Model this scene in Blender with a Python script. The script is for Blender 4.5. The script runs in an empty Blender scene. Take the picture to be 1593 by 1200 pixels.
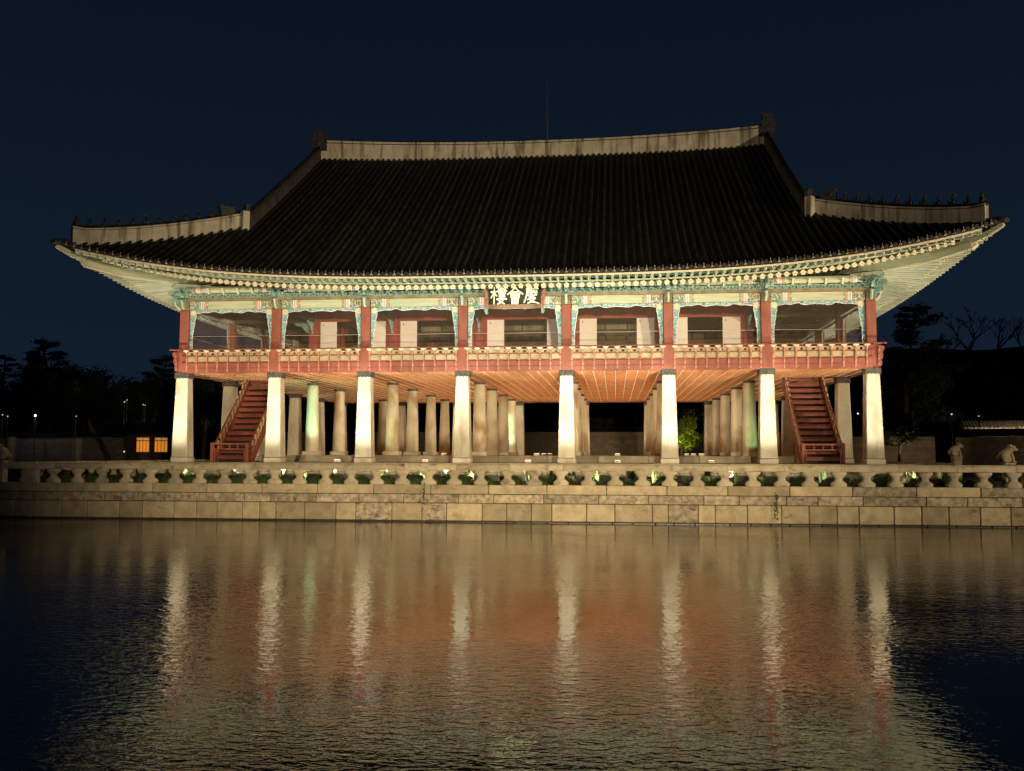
import bpy, bmesh, math, random
from mathutils import Matrix, Vector
random.seed(7)
R = math.radians
PI = math.pi
S = bpy.context.scene
COL = S.collection

# ------------------------------------------------------------------ camera
cd = bpy.data.cameras.new('camera'); cam = bpy.data.objects.new('camera', cd); COL.objects.link(cam)
cd.sensor_width = 36.0; cd.lens = 1476.07 / 1593 * 36.0; cd.clip_start = 0.1; cd.clip_end = 3000
cam.matrix_world = (Matrix.Translation((4.9591, -46.91, 2.8123)) @ Matrix.Rotation(0.108, 4, 'Z')
                    @ Matrix.Rotation(PI / 2 + 0.0718, 4, 'X') @ Matrix.Rotation(0.0021, 4, 'Z'))
S.camera = cam
S.view_settings.view_transform = 'Standard'; S.view_settings.look = 'None'
S.view_settings.exposure = 0.0; S.view_settings.gamma = 1.0
try: S.view_settings.use_curve_mapping = False
except Exception: pass
S.render.engine = 'CYCLES'
S.cycles.use_denoising = True
S.cycles.max_bounces = 6; S.cycles.transparent_max_bounces = 12
S.cycles.sample_clamp_indirect = 4.0; S.cycles.caustics_reflective = False; S.cycles.caustics_refractive = False

# ------------------------------------------------------------------ night sky
W = bpy.data.worlds.new('World'); S.world = W; W.use_nodes = True
wn = W.node_tree; wn.nodes.clear()
wo = wn.nodes.new('ShaderNodeOutputWorld'); bg = wn.nodes.new('ShaderNodeBackground')
tc = wn.nodes.new('ShaderNodeTexCoord'); sx = wn.nodes.new('ShaderNodeSeparateXYZ'); rp = wn.nodes.new('ShaderNodeValToRGB')
wn.links.new(tc.outputs['Generated'], sx.inputs[0]); wn.links.new(sx.outputs['Z'], rp.inputs[0])
e = rp.color_ramp.elements
e[0].position = 0.0; e[0].color = (0.0065, 0.0115, 0.0235, 1)
e[1].position = 1.0; e[1].color = (0.0018, 0.0030, 0.0062, 1)
for p_, c_ in ((0.10, (0.0062, 0.0125, 0.0260, 1)), (0.25, (0.0046, 0.0100, 0.0195, 1)), (0.5, (0.0031, 0.0064, 0.0128, 1))):
    k = e.new(p_); k.color = c_
wn.links.new(rp.outputs[0], bg.inputs[0]); bg.inputs[1].default_value = 1.0
wn.links.new(bg.outputs[0], wo.inputs[0])

# ------------------------------------------------------------------ light levels (watts) and tints
WARM = (1.0, 0.78, 0.48); CREAM = (1.0, 0.89, 0.70); YEL = (1.0, 0.89, 0.66); MINT = (0.84, 1.0, 0.88); AMBER = (1.0, 0.76, 0.48)
P_PILLAR = 4000.0; P_EAVE = 2150.0; P_IN = 250.0
BANK = [((58.0, -51.0, 6.0), (-5.0, 9.0, 17.5), 40, 1.0, 150000.0, 'tall floodlight mast on the near bank far to the right of the viewer'),
        ((-46.0, -52.0, 6.0), (14.6, 8.0, 18.6), 17, 1.0, 52000.0, 'narrow added fill-light mast on the near bank far to the left of the viewer'),  # made-up mast, added to brighten the right gable ridge and hip
        ((9.0, -53.0, 5.8), (-1.5, -4.0, 5.2), 46, 1.0, 90000.0, 'lower floodlight mast on the near bank just behind the viewer')]

def add_light(name, kind, loc, target, power, color, spot=None, blend=0.5, radius=0.1, parent=None):
    l = bpy.data.lights.new(name, kind); l.energy = power; l.color = color; l.shadow_soft_size = radius
    if kind == 'SPOT': l.spot_size = R(spot); l.spot_blend = blend
    o = bpy.data.objects.new(name, l); COL.objects.link(o)
    d = Vector(target) - Vector(loc)
    m = Matrix.Translation(loc) @ d.to_track_quat('-Z', 'Y').to_matrix().to_4x4()
    if parent:
        o.parent = parent; o.matrix_parent_inverse = parent.matrix_basis.inverted()
    o.matrix_basis = m
    return o

# ------------------------------------------------------------------ mesh helpers
class MB:
    def __init__(s): s.v = []; s.f = []; s.m = []
    def quad(s, a, b, c, d, m=0):
        n = len(s.v); s.v += [a, b, c, d]; s.f.append((n, n + 1, n + 2, n + 3)); s.m.append(m)
    def box(s, x0, x1, y0, y1, z0, z1, m=0):
        n = len(s.v)
        s.v += [(x0, y0, z0), (x1, y0, z0), (x1, y1, z0), (x0, y1, z0), (x0, y0, z1), (x1, y0, z1), (x1, y1, z1), (x0, y1, z1)]
        for q in ((0, 3, 2, 1), (4, 5, 6, 7), (0, 1, 5, 4), (1, 2, 6, 5), (2, 3, 7, 6), (3, 0, 4, 7)):
            s.f.append(tuple(n + i for i in q)); s.m.append(m)
    def bbox(s, x0, x1, y0, y1, z0, z1, b, m=0):
        c = ((x0 + x1) / 2, (y0 + y1) / 2, (z0 + z1) / 2); h = ((x1 - x0) / 2, (y1 - y0) / 2, (z1 - z0) / 2)
        n = len(s.v); idx = {}
        for sx_ in (-1, 1):
            for sy in (-1, 1):
                for sz in (-1, 1):
                    for ax in range(3):
                        p = [c[i] + (sx_, sy, sz)[i] * (h[i] - (0 if i == ax else b)) for i in range(3)]
                        idx[(sx_, sy, sz, ax)] = len(s.v); s.v.append(tuple(p))
        def F(*k): s.f.append(tuple(idx[i] for i in k)); s.m.append(m)
        for ax in range(3):
            o = [i for i in range(3) if i != ax]
            for sg in (-1, 1):
                k = []
                for a, b_ in ((-1, -1), (1, -1), (1, 1), (-1, 1)):
                    t = [0, 0, 0]; t[ax] = sg; t[o[0]] = a; t[o[1]] = b_; k.append((*t, ax))
                F(*k)
            for a in (-1, 1):
                for b_ in (-1, 1):
                    t1 = [0, 0, 0]; t1[o[0]] = a; t1[o[1]] = b_; t2 = list(t1); t1[ax] = -1; t2[ax] = 1
                    F((*t1, o[0]), (*t2, o[0]), (*t2, o[1]), (*t1, o[1]))
        for sx_ in (-1, 1):
            for sy in (-1, 1):
                for sz in (-1, 1): F((sx_, sy, sz, 0), (sx_, sy, sz, 1), (sx_, sy, sz, 2))
    def tube(s, pts, rad, n=8, m=0, caps=True, up=(0, 0, 1), sq=None):
        pts = [Vector(p) for p in pts]
        if not hasattr(rad, '__len__'): rad = [rad] * len(pts)
        base = len(s.v); k = len(pts)
        for i, p in enumerate(pts):
            d = (pts[min(i + 1, k - 1)] - pts[max(i - 1, 0)]).normalized()
            u = Vector(up)
            if abs(d.dot(u)) > 0.97: u = Vector((1, 0, 0))
            a = d.cross(u).normalized(); b = a.cross(d).normalized()
            for j in range(n):
                t = 2 * PI * (j + (0.5 if sq else 0)) / n
                rr = rad[i] * (1.414 if sq else 1)
                s.v.append(tuple(p + a * (math.cos(t) * rr) + b * (math.sin(t) * rr)))
        for i in range(k - 1):
            for j in range(n):
                a = base + i * n + j; b = base + i * n + (j + 1) % n
                s.f.append((a, b, b + n, a + n)); s.m.append(m)
        if caps:
            s.f.append(tuple(base + j for j in range(n))[::-1]); s.m.append(m)
            s.f.append(tuple(base + (k - 1) * n + j for j in range(n))); s.m.append(m)
    def loft(s, rings, m=0, n=16, e=2.0, cx=0, cy=0):
        # rings: (z, half_x, half_y[, ox, oy]) of superellipses
        base = len(s.v)
        for r in rings:
            z, hx, hy = r[:3]; ox, oy = (r[3], r[4]) if len(r) > 3 else (0, 0)
            for j in range(n):
                t = 2 * PI * (j + 0.5) / n; c, q = math.cos(t), math.sin(t)
                s.v.append((cx + ox + hx * math.copysign(abs(c) ** (2 / e), c), cy + oy + hy * math.copysign(abs(q) ** (2 / e), q), z))
        for i in range(len(rings) - 1):
            for j in range(n):
                a = base + i * n + j; b = base + i * n + (j + 1) % n
                s.f.append((a, b, b + n, a + n)); s.m.append(m)
        s.f.append(tuple(base + j for j in range(n))[::-1]); s.m.append(m)
        k = base + (len(rings) - 1) * n
        s.f.append(tuple(k + j for j in range(n))); s.m.append(m)
    def prism(s, poly, a, b, plane='xz', m=0):
        n = len(s.v); k = len(poly)
        def P(p, t): return {'xz': (p[0], t, p[1]), 'yz': (t, p[0], p[1]), 'xy': (p[0], p[1], t)}[plane]
        s.v += [P(p, a) for p in poly] + [P(p, b) for p in poly]
        s.f.append(tuple(range(n, n + k))); s.m.append(m)
        s.f.append(tuple(range(n + 2 * k - 1, n + k - 1, -1))); s.m.append(m)
        for i in range(k):
            j = (i + 1) % k
            s.f.append((n + i, n + k + i, n + k + j, n + j)); s.m.append(m)
    def grid(s, fn, nu, nv, m=0):
        b = len(s.v)
        for i in range(nu + 1):
            for j in range(nv + 1): s.v.append(tuple(fn(i / nu, j / nv)))
        for i in range(nu):
            for j in range(nv):
                a = b + i * (nv + 1) + j
                s.f.append((a, a + 1, a + nv + 2, a + nv + 1)); s.m.append(m)
    def ell(s, c, r, m=0, n=8, k=6, rot=None):
        b = len(s.v)
        for i in range(k + 1):
            t = PI * i / k
            for j in range(n):
                p = Vector((r[0] * math.sin(t) * math.cos(2 * PI * j / n), r[1] * math.sin(t) * math.sin(2 * PI * j / n), r[2] * math.cos(t)))
                if rot: p = rot @ p
                s.v.append((c[0] + p.x, c[1] + p.y, c[2] + p.z))
        for i in range(k):
            for j in range(n):
                a = b + i * n + j; q = b + i * n + (j + 1) % n
                s.f.append((a, q, q + n, a + n)); s.m.append(m)
    def mesh(s, name, mats, smooth=False, fix=True):
        me = bpy.data.meshes.new(name); me.from_pydata(s.v, [], s.f)
        for mt in (mats if isinstance(mats, (list, tuple)) else [mats]): me.materials.append(mt)
        me.polygons.foreach_set('material_index', s.m)
        if fix:
            bm = bmesh.new(); bm.from_mesh(me); bmesh.ops.recalc_face_normals(bm, faces=bm.faces); bm.to_mesh(me); bm.free()
        if smooth:
            me.polygons.foreach_set('use_smooth', [True] * len(me.polygons))
            if smooth != 'all':
                try: me.set_sharp_from_angle(angle=R(smooth if smooth > 1 else 40))
                except Exception: pass
        me.update(); return me

def tag(o, label=None, cat=None, group=None, kind=None):
    if label: o['label'] = label
    if cat: o['category'] = cat
    if group: o['group'] = group
    if kind: o['kind'] = kind
    return o
def link(name, data, parent=None, loc=(0, 0, 0), rot=(0, 0, 0), scale=(1, 1, 1), mat=None):
    """links one object; its transform is relative to its parent"""
    o = bpy.data.objects.new(name, data); COL.objects.link(o)
    o.parent = parent
    if mat is not None: o.matrix_basis = mat
    else: o.location = loc; o.rotation_euler = rot; o.scale = scale
    return o
def thing(name, label, cat, loc=(0, 0, 0), rz=0, group=None):
    o = link(name, None, None, loc, (0, 0, rz)); o.empty_display_size = 0.3
    return tag(o, label, cat, group)
def world_child(o, root):
    """parent a child whose coordinates are world coordinates"""
    o.parent = root; o.matrix_parent_inverse = root.matrix_basis.inverted(); return o
def solo(name, me, label, cat, loc=(0, 0, 0), rz=0, group=None, scale=(1, 1, 1)):
    return tag(link(name, me, None, loc, (0, 0, rz), scale), label, cat, group)
def copy_thing(o, loc=None, rz=None, label=None):
    c = o.copy(); COL.objects.link(c)
    if loc: c.location = loc
    if rz is not None: c.rotation_euler = (0, 0, rz)
    if label: c['label'] = label
    for ch in list(o.children):
        d = ch.copy(); COL.objects.link(d); d.parent = c
        for g in list(ch.children):
            h = g.copy(); COL.objects.link(h); h.parent = d
    return c

# ------------------------------------------------------------------ materials
def nd(nt, t, **k):
    n = nt.nodes.new(t)
    for a, b in k.items(): setattr(n, a, b)
    return n
def mk(name, c1, c2=None, scale=3.0, rough=0.75, bump=0.15, rnd=0.12, stretch=(1, 1, 1), detail=6, lo=0.35, hi=0.65, spec=0.3,
       fine=None, stain=None, bscale=None, metal=0.0):
    m = bpy.data.materials.new(name); m.use_nodes = True; nt = m.node_tree; L = nt.links
    P = nt.nodes['Principled BSDF']; P.inputs['Roughness'].default_value = rough
    P.inputs['Specular IOR Level'].default_value = spec; P.inputs['Metallic'].default_value = metal
    tc = nd(nt, 'ShaderNodeTexCoord'); oi = nd(nt, 'ShaderNodeObjectInfo')
    ml = nd(nt, 'ShaderNodeMath', operation='MULTIPLY'); ml.inputs[1].default_value = 137.0; L.new(oi.outputs['Random'], ml.inputs[0])
    ad = nd(nt, 'ShaderNodeVectorMath', operation='ADD'); L.new(tc.outputs['Object'], ad.inputs[0]); L.new(ml.outputs[0], ad.inputs[1])
    mp = nd(nt, 'ShaderNodeMapping'); mp.inputs['Scale'].default_value = stretch; L.new(ad.outputs[0], mp.inputs[0])
    nz = nd(nt, 'ShaderNodeTexNoise'); nz.inputs['Scale'].default_value = scale; nz.inputs['Detail'].default_value = detail
    L.new(mp.outputs[0], nz.inputs[0])
    cr = nd(nt, 'ShaderNodeValToRGB'); L.new(nz.outputs['Fac'], cr.inputs[0])
    cr.color_ramp.elements[0].position = lo; cr.color_ramp.elements[1].position = hi
    cr.color_ramp.elements[0].color = (*c1, 1); cr.color_ramp.elements[1].color = (*(c2 or c1), 1)
    out = cr.outputs[0]
    if fine:
        n2 = nd(nt, 'ShaderNodeTexNoise'); n2.inputs['Scale'].default_value = fine[0]; n2.inputs['Detail'].default_value = 4; L.new(ad.outputs[0], n2.inputs[0])
        c2r = nd(nt, 'ShaderNodeMapRange'); c2r.inputs[1].default_value = 0.3; c2r.inputs[2].default_value = 0.7
        c2r.inputs[3].default_value = 1 - fine[1]; c2r.inputs[4].default_value = 1 + fine[1]; L.new(n2.outputs['Fac'], c2r.inputs[0])
        mx = nd(nt, 'ShaderNodeVectorMath', operation='SCALE'); L.new(out, mx.inputs[0]); L.new(c2r.outputs[0], mx.inputs['Scale']); out = mx.outputs[0]
    if stain:  # (scale vector, threshold lo, hi, colour)
        m3 = nd(nt, 'ShaderNodeMapping'); m3.inputs['Scale'].default_value = stain[0]; L.new(ad.outputs[0], m3.inputs[0])
        n3 = nd(nt, 'ShaderNodeTexNoise'); n3.inputs['Scale'].default_value = 1.0; n3.inputs['Detail'].default_value = 5; n3.inputs['Distortion'].default_value = 0.4; L.new(m3.outputs[0], n3.inputs[0])
        r3 = nd(nt, 'ShaderNodeMapRange'); r3.inputs[1].default_value = stain[1]; r3.inputs[2].default_value = stain[2]; L.new(n3.outputs['Fac'], r3.inputs[0])
        mx = nd(nt, 'ShaderNodeMix', data_type='RGBA'); L.new(r3.outputs[0], mx.inputs['Factor']); L.new(out, mx.inputs['A']); mx.inputs['B'].default_value = (*stain[3], 1)
        out = mx.outputs['Result']
    if rnd:
        mr = nd(nt, 'ShaderNodeMapRange'); mr.inputs[3].default_value = 1 - rnd; mr.inputs[4].default_value = 1 + rnd; L.new(oi.outputs['Random'], mr.inputs[0])
        mx = nd(nt, 'ShaderNodeVectorMath', operation='SCALE'); L.new(out, mx.inputs[0]); L.new(mr.outputs[0], mx.inputs['Scale']); out = mx.outputs[0]
    L.new(out, P.inputs['Base Color'])
    if bump:
        n4 = nd(nt, 'ShaderNodeTexNoise'); n4.inputs['Scale'].default_value = bscale or scale * 6; n4.inputs['Detail'].default_value = 6; L.new(mp.outputs[0], n4.inputs[0])
        bp = nd(nt, 'ShaderNodeBump'); bp.inputs['Strength'].default_value = bump; bp.inputs['Distance'].default_value = 0.02
        L.new(n4.outputs['Fac'], bp.inputs['Height']); L.new(bp.outputs[0], P.inputs['Normal'])
    return m
def cells(name, cols, scale, rough=0.7, kind='F1', line=None, stretch=(1, 1, 1)):
    """painted ornament: small coloured cells with an outline"""
    m = bpy.data.materials.new(name); m.use_nodes = True; nt = m.node_tree; L = nt.links
    P = nt.nodes['Principled BSDF']; P.inputs['Roughness'].default_value = rough; P.inputs['Specular IOR Level'].default_value = 0.25
    tc = nd(nt, 'ShaderNodeTexCoord'); mp = nd(nt, 'ShaderNodeMapping'); mp.inputs['Scale'].default_value = stretch; L.new(tc.outputs['Object'], mp.inputs[0])
    vo = nd(nt, 'ShaderNodeTexVoronoi'); vo.inputs['Scale'].default_value = scale; L.new(mp.outputs[0], vo.inputs['Vector'])
    sp = nd(nt, 'ShaderNodeSeparateColor'); L.new(vo.outputs['Color'], sp.inputs[0])
    cr = nd(nt, 'ShaderNodeValToRGB'); cr.color_ramp.interpolation = 'CONSTANT'; L.new(sp.outputs[0], cr.inputs[0])
    el = cr.color_ramp.elements; el[0].color = (*cols[0], 1); el[1].position = 1.0 / len(cols); el[1].color = (*cols[1], 1)
    for i in range(2, len(cols)): k = el.new(i / len(cols)); k.color = (*cols[i], 1)
    out = cr.outputs[0]
    if line:
        r = nd(nt, 'ShaderNodeMapRange'); r.inputs[1].default_value = line[1]; r.inputs[2].default_value = line[2]; L.new(vo.outputs['Distance'], r.inputs[0])
        mx = nd(nt, 'ShaderNodeMix', data_type='RGBA'); L.new(r.outputs[0], mx.inputs['Factor']); L.new(out, mx.inputs['A']); mx.inputs['B'].default_value = (*line[0], 1)
        out = mx.outputs['Result']
    L.new(out, P.inputs['Base Color'])
    return m
def emis(name, col, st):
    m = bpy.data.materials.new(name); m.use_nodes = True; P = m.node_tree.nodes['Principled BSDF']
    P.inputs['Base Color'].default_value = (*[min(1, c) for c in col], 1); P.inputs['Emission Color'].default_value = (*col, 1); P.inputs['Emission Strength'].default_value = st
    return m

M = {}
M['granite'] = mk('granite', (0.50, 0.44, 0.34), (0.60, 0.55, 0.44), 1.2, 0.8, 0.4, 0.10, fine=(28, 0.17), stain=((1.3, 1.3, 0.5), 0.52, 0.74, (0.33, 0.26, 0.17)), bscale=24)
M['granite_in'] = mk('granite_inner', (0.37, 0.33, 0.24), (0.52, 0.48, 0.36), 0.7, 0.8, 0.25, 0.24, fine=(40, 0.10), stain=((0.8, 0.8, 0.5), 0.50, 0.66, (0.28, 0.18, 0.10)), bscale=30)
M['cap'] = mk('dark_iron_band', (0.035, 0.033, 0.032), (0.10, 0.09, 0.075), 8, 0.6, 0.2, 0)
M['wall'] = mk('wall_granite', (0.33, 0.265, 0.165), (0.45, 0.37, 0.24), 2.6, 0.85, 0.8, 0.24, fine=(45, 0.24), stain=((1.6, 1.6, 3.4), 0.62, 0.80, (0.13, 0.10, 0.07)), bscale=22)
M['wallb'] = mk('wall_granite_rough', (0.24, 0.19, 0.13), (0.46, 0.39, 0.28), 5, 0.9, 0.8, 0.2, fine=(26, 0.28), stain=((3.0, 3.0, 5.0), 0.55, 0.72, (0.13, 0.10, 0.07)), bscale=30)
M['wet'] = mk('wet_granite', (0.035, 0.030, 0.020), (0.07, 0.06, 0.04), 3, 0.35, 0.4, 0.1, spec=0.5)
M['cope'] = mk('coping_granite', (0.36, 0.30, 0.20), (0.46, 0.39, 0.28), 2.2, 0.8, 0.5, 0.20, fine=(34, 0.20), stain=((2.2, 2.2, 4), 0.55, 0.74, (0.17, 0.13, 0.09)), bscale=26)
M['joint'] = mk('joint_mud', (0.02, 0.016, 0.012), (0.05, 0.04, 0.028), 6, 0.95, 0.3, 0)
M['pave'] = mk('paving', (0.20, 0.18, 0.13), (0.32, 0.29, 0.22), 1.5, 0.85, 0.3, 0.1)
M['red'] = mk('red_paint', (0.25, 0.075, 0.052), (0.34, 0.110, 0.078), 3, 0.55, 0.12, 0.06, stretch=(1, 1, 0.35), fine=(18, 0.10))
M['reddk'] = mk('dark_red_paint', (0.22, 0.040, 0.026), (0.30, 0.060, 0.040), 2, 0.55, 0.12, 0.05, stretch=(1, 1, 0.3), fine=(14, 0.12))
M['stairred'] = mk('stair_red_paint', (0.15, 0.038, 0.025), (0.24, 0.064, 0.042), 3, 0.5, 0.15, 0.14, stretch=(0.4, 1, 1), fine=(14, 0.15))
M['olive'] = mk('olive_paint', (0.20, 0.15, 0.085), (0.30, 0.24, 0.15), 4, 0.7, 0.1, 0.08)
M['teal'] = cells('teal_scroll_paint', [(0.17, 0.34, 0.29), (0.28, 0.46, 0.40), (0.12, 0.24, 0.21), (0.54, 0.57, 0.46)], 22, line=((0.03, 0.12, 0.10), 0.55, 0.75))
M['tealp'] = mk('teal_paint', (0.20, 0.34, 0.29), (0.34, 0.48, 0.42), 9, 0.6, 0.1, 0.1)
M['pale'] = mk('pale_green_paint', (0.44, 0.47, 0.31), (0.56, 0.57, 0.40), 2.2, 0.7, 0.1, 0.06, stretch=(0.35, 1, 3.0), fine=(20, 0.06))
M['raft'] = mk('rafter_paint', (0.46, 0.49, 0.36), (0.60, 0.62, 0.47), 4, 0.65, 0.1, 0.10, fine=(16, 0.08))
M['soff'] = mk('soffit_paint', (0.08, 0.12, 0.075), (0.14, 0.19, 0.12), 3, 0.75, 0.1, 0.06)  # green paint, darkened so the gaps between rafters read as shadow
M['postred'] = mk('post_highlight_paint', (0.38, 0.14, 0.09), (0.56, 0.27, 0.18), 14, 0.5, 0.1, 0.1)  # lighter pinkish red; highlights along the curved posts put into the colour
M['cream'] = mk('cream_paint', (0.68, 0.55, 0.38), (0.80, 0.68, 0.50), 7, 0.6, 0.05, 0.08)
M['creamy'] = mk('yellow_panel_paint', (0.36, 0.28, 0.16), (0.52, 0.42, 0.27), 12, 0.65, 0.1, 0.10, fine=(50, 0.2))
M['white'] = mk('white_paint', (0.70, 0.66, 0.58), (0.80, 0.77, 0.70), 7, 0.6, 0.05, 0.05)
M['lilac'] = mk('lilac_paint', (0.36, 0.38, 0.55), (0.55, 0.54, 0.68), 14, 0.6, 0.05, 0.05)
M['orange'] = mk('orange_paint', (0.55, 0.24, 0.10), (0.70, 0.42, 0.22), 16, 0.6, 0.05, 0.05)
M['orn'] = cells('flower_ornament', [(0.72, 0.60, 0.42), (0.18, 0.44, 0.34), (0.62, 0.32, 0.18), (0.74, 0.66, 0.52), (0.36, 0.44, 0.26), (0.45, 0.46, 0.60)], 15, line=((0.16, 0.16, 0.09), 0.42, 0.70))
M['cloud'] = cells('cloud_scroll_paint', [(0.16, 0.50, 0.42), (0.40, 0.42, 0.62), (0.62, 0.62, 0.66), (0.24, 0.56, 0.46), (0.50, 0.50, 0.62)], 13, line=((0.10, 0.22, 0.22), 0.50, 0.72))
M['tile'] = mk('roof_tile', (0.004, 0.0038, 0.0038), (0.0155, 0.0145, 0.0140), 2.5, 0.7, 0.4, 0.30, fine=(9, 0.4), spec=0.12)
M['tilecap'] = mk('end_tile', (0.016, 0.014, 0.014), (0.035, 0.030, 0.028), 12, 0.6, 0.4, 0.2)
M['plaster'] = mk('lime_plaster', (0.30, 0.26, 0.20), (0.40, 0.36, 0.29), 1.6, 0.85, 0.3, 0.0, fine=(16, 0.10), stain=((3.4, 3.4, 0.35), 0.49, 0.66, (0.11, 0.09, 0.065)), bscale=16)
M['plasterdk'] = mk('shaded_plaster', (0.020, 0.017, 0.014), (0.045, 0.038, 0.030), 1.6, 0.9, 0.3, 0.0, fine=(16, 0.15), stain=((2.6, 2.6, 0.35), 0.54, 0.70, (0.02, 0.018, 0.014)), bscale=16)  # darker copy of the ridge plaster; shade on gable ridges put into the colour
M['door'] = mk('door_paper', (0.74, 0.65, 0.56), (0.80, 0.72, 0.63), 0.9, 0.8, 0.04, 0.04)
M['dark'] = mk('dark_wood', (0.030, 0.022, 0.016), (0.060, 0.045, 0.032), 4, 0.7, 0.1, 0.05)
M['brown'] = mk('interior_wood', (0.05, 0.042, 0.028), (0.10, 0.082, 0.055), 3, 0.75, 0.1, 0.08, stretch=(0.4, 0.4, 2))
M['lat'] = mk('lattice_wood', (0.42, 0.36, 0.20), (0.55, 0.48, 0.30), 8, 0.6, 0.0, 0.05)
M['ceil'] = cells('painted_ceiling', [(0.47, 0.22, 0.080), (0.54, 0.29, 0.12), (0.41, 0.18, 0.062), (0.58, 0.38, 0.21), (0.48, 0.23, 0.080)], 7.0, line=((0.72, 0.42, 0.20), 0.45, 0.8))
M['rib'] = mk('ceiling_rib_paint', (0.52, 0.52, 0.40), (0.66, 0.64, 0.52), 8, 0.6, 0, 0.06)
M['ribx'] = mk('ceiling_cross_rib_paint', (0.50, 0.18, 0.06), (0.64, 0.30, 0.12), 6, 0.6, 0, 0.10)
M['gold'] = mk('gilt_lettering', (0.86, 0.82, 0.62), (0.90, 0.88, 0.74), 4, 0.35, 0, 0, spec=0.6)
M['board'] = mk('board_black', (0.022, 0.019, 0.015), (0.038, 0.033, 0.026), 5, 0.6, 0.1, 0)
M['pink'] = cells('board_frame_paint', [(0.32, 0.11, 0.09), (0.40, 0.18, 0.14), (0.27, 0.08, 0.065), (0.42, 0.27, 0.19)], 24)
M['frameb'] = cells('board_sill_paint', [(0.20, 0.15, 0.09), (0.24, 0.18, 0.11), (0.17, 0.11, 0.08), (0.26, 0.15, 0.12)], 22)
M['leaf'] = mk('boxwood_leaves', (0.020, 0.038, 0.010), (0.050, 0.080, 0.020), 9, 0.6, 0, 0.2)
M['leafb'] = mk('maple_leaves', (0.13, 0.17, 0.012), (0.20, 0.24, 0.025), 5, 0.6, 0, 0.1)
M['grass'] = mk('iris_blades', (0.20, 0.25, 0.09), (0.32, 0.36, 0.16), 6, 0.55, 0, 0.25)
M['pine'] = mk('pine_needles', (0.012, 0.020, 0.010), (0.030, 0.042, 0.016), 2, 0.7, 0, 0.2)
M['bark'] = mk('bark', (0.030, 0.022, 0.016), (0.060, 0.045, 0.032), 6, 0.9, 0.5, 0.1)
M['lawn'] = mk('lawn', (0.020, 0.028, 0.012), (0.045, 0.048, 0.022), 0.8, 0.95, 0.4, 0)
M['earth'] = mk('earth', (0.030, 0.028, 0.020), (0.050, 0.045, 0.032), 0.3, 0.95, 0.3, 0)
M['hill'] = mk('wooded_hill', (0.006, 0.008, 0.005), (0.016, 0.018, 0.012), 0.06, 1.0, 0, 0, spec=0.0)
M['black'] = mk('black_metal', (0.015, 0.015, 0.016), (0.03, 0.03, 0.03), 8, 0.45, 0, 0, spec=0.5)
M['brick'] = mk('palace_wall_brick', (0.15, 0.11, 0.075), (0.22, 0.165, 0.11), 1.4, 0.9, 0.2, 0.12)
M['lens'] = emis('lamp_glass', (1.0, 0.86, 0.6), 6.0)
M['bulb'] = emis('bulb_white', (0.85, 0.87, 1.0), 5.0)
M['bulbw'] = emis('bulb_warm', (1.0, 0.85, 0.6), 0.7)
M['paper'] = emis('lit_paper', (0.9, 0.30, 0.03), 0.62)
M['paperd'] = emis('lit_paper_dim', (1.0, 0.5, 0.2), 0.30)
# fine bird netting hung in the openings
nm = bpy.data.materials.new('bird_netting'); nm.use_nodes = True; nt = nm.node_tree
ds = nd(nt, 'ShaderNodeBsdfDiffuse'); ds.inputs[0].default_value = (0.45, 0.34, 0.25, 1); tr = nd(nt, 'ShaderNodeBsdfTransparent'); mxs = nd(nt, 'ShaderNodeMixShader')
mxs.inputs[0].default_value = 0.085; nt.links.new(tr.outputs[0], mxs.inputs[1]); nt.links.new(ds.outputs[0], mxs.inputs[2]); nt.links.new(mxs.outputs[0], nt.nodes['Material Output'].inputs[0])
M['net'] = nm
# pond water: three crossing ripple trains on dark water
wm = bpy.data.materials.new('pond_water'); wm.use_nodes = True; nt = wm.node_tree; L = nt.links; P = nt.nodes['Principled BSDF']
P.inputs['Base Color'].default_value = (0.006, 0.006, 0.003, 1); P.inputs['Roughness'].default_value = 0.006; P.inputs['IOR'].default_value = 1.55
tc = nd(nt, 'ShaderNodeTexCoord')
def wave(sc, rot, stretch, dist, prev=None, strength=1.0, detail=2.0, dis=0.6):
    mp = nd(nt, 'ShaderNodeMapping'); mp.inputs['Rotation'].default_value = (0, 0, R(rot)); mp.inputs['Scale'].default_value = stretch; L.new(tc.outputs['Object'], mp.inputs[0])
    n = nd(nt, 'ShaderNodeTexNoise'); n.inputs['Scale'].default_value = sc; n.inputs['Detail'].default_value = detail; n.inputs['Roughness'].default_value = 0.45; n.inputs['Distortion'].default_value = dis
    L.new(mp.outputs[0], n.inputs[0])
    b = nd(nt, 'ShaderNodeBump'); b.inputs['Strength'].default_value = strength; b.inputs['Distance'].default_value = dist; L.new(n.outputs['Fac'], b.inputs['Height'])
    if prev: L.new(prev.outputs[0], b.inputs['Normal'])
    return b
# calm and ruffled patches
pz = nd(nt, 'ShaderNodeTexNoise'); pz.inputs['Scale'].default_value = 0.17; pz.inputs['Detail'].default_value = 2; L.new(tc.outputs['Object'], pz.inputs[0])
pr_ = nd(nt, 'ShaderNodeMapRange'); pr_.inputs[1].default_value = 0.40; pr_.inputs[2].default_value = 0.62; pr_.inputs[3].default_value = 0.38; pr_.inputs[4].default_value = 1.0; L.new(pz.outputs['Fac'], pr_.inputs[0])
b1 = wave(1.0, -32, (4.0, 6.6, 1), 0.0105, detail=2.5)
b2 = wave(1.0, 28, (7.5, 12.0, 1), 0.0065, b1, detail=2.0)
b3 = wave(0.35, 5, (1.0, 2.2, 1), 0.006, b2, detail=1)
for b_ in (b1, b2): L.new(pr_.outputs[0], b_.inputs['Strength'])
L.new(b3.outputs[0], P.inputs['Normal'])
M['water'] = wm

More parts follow.
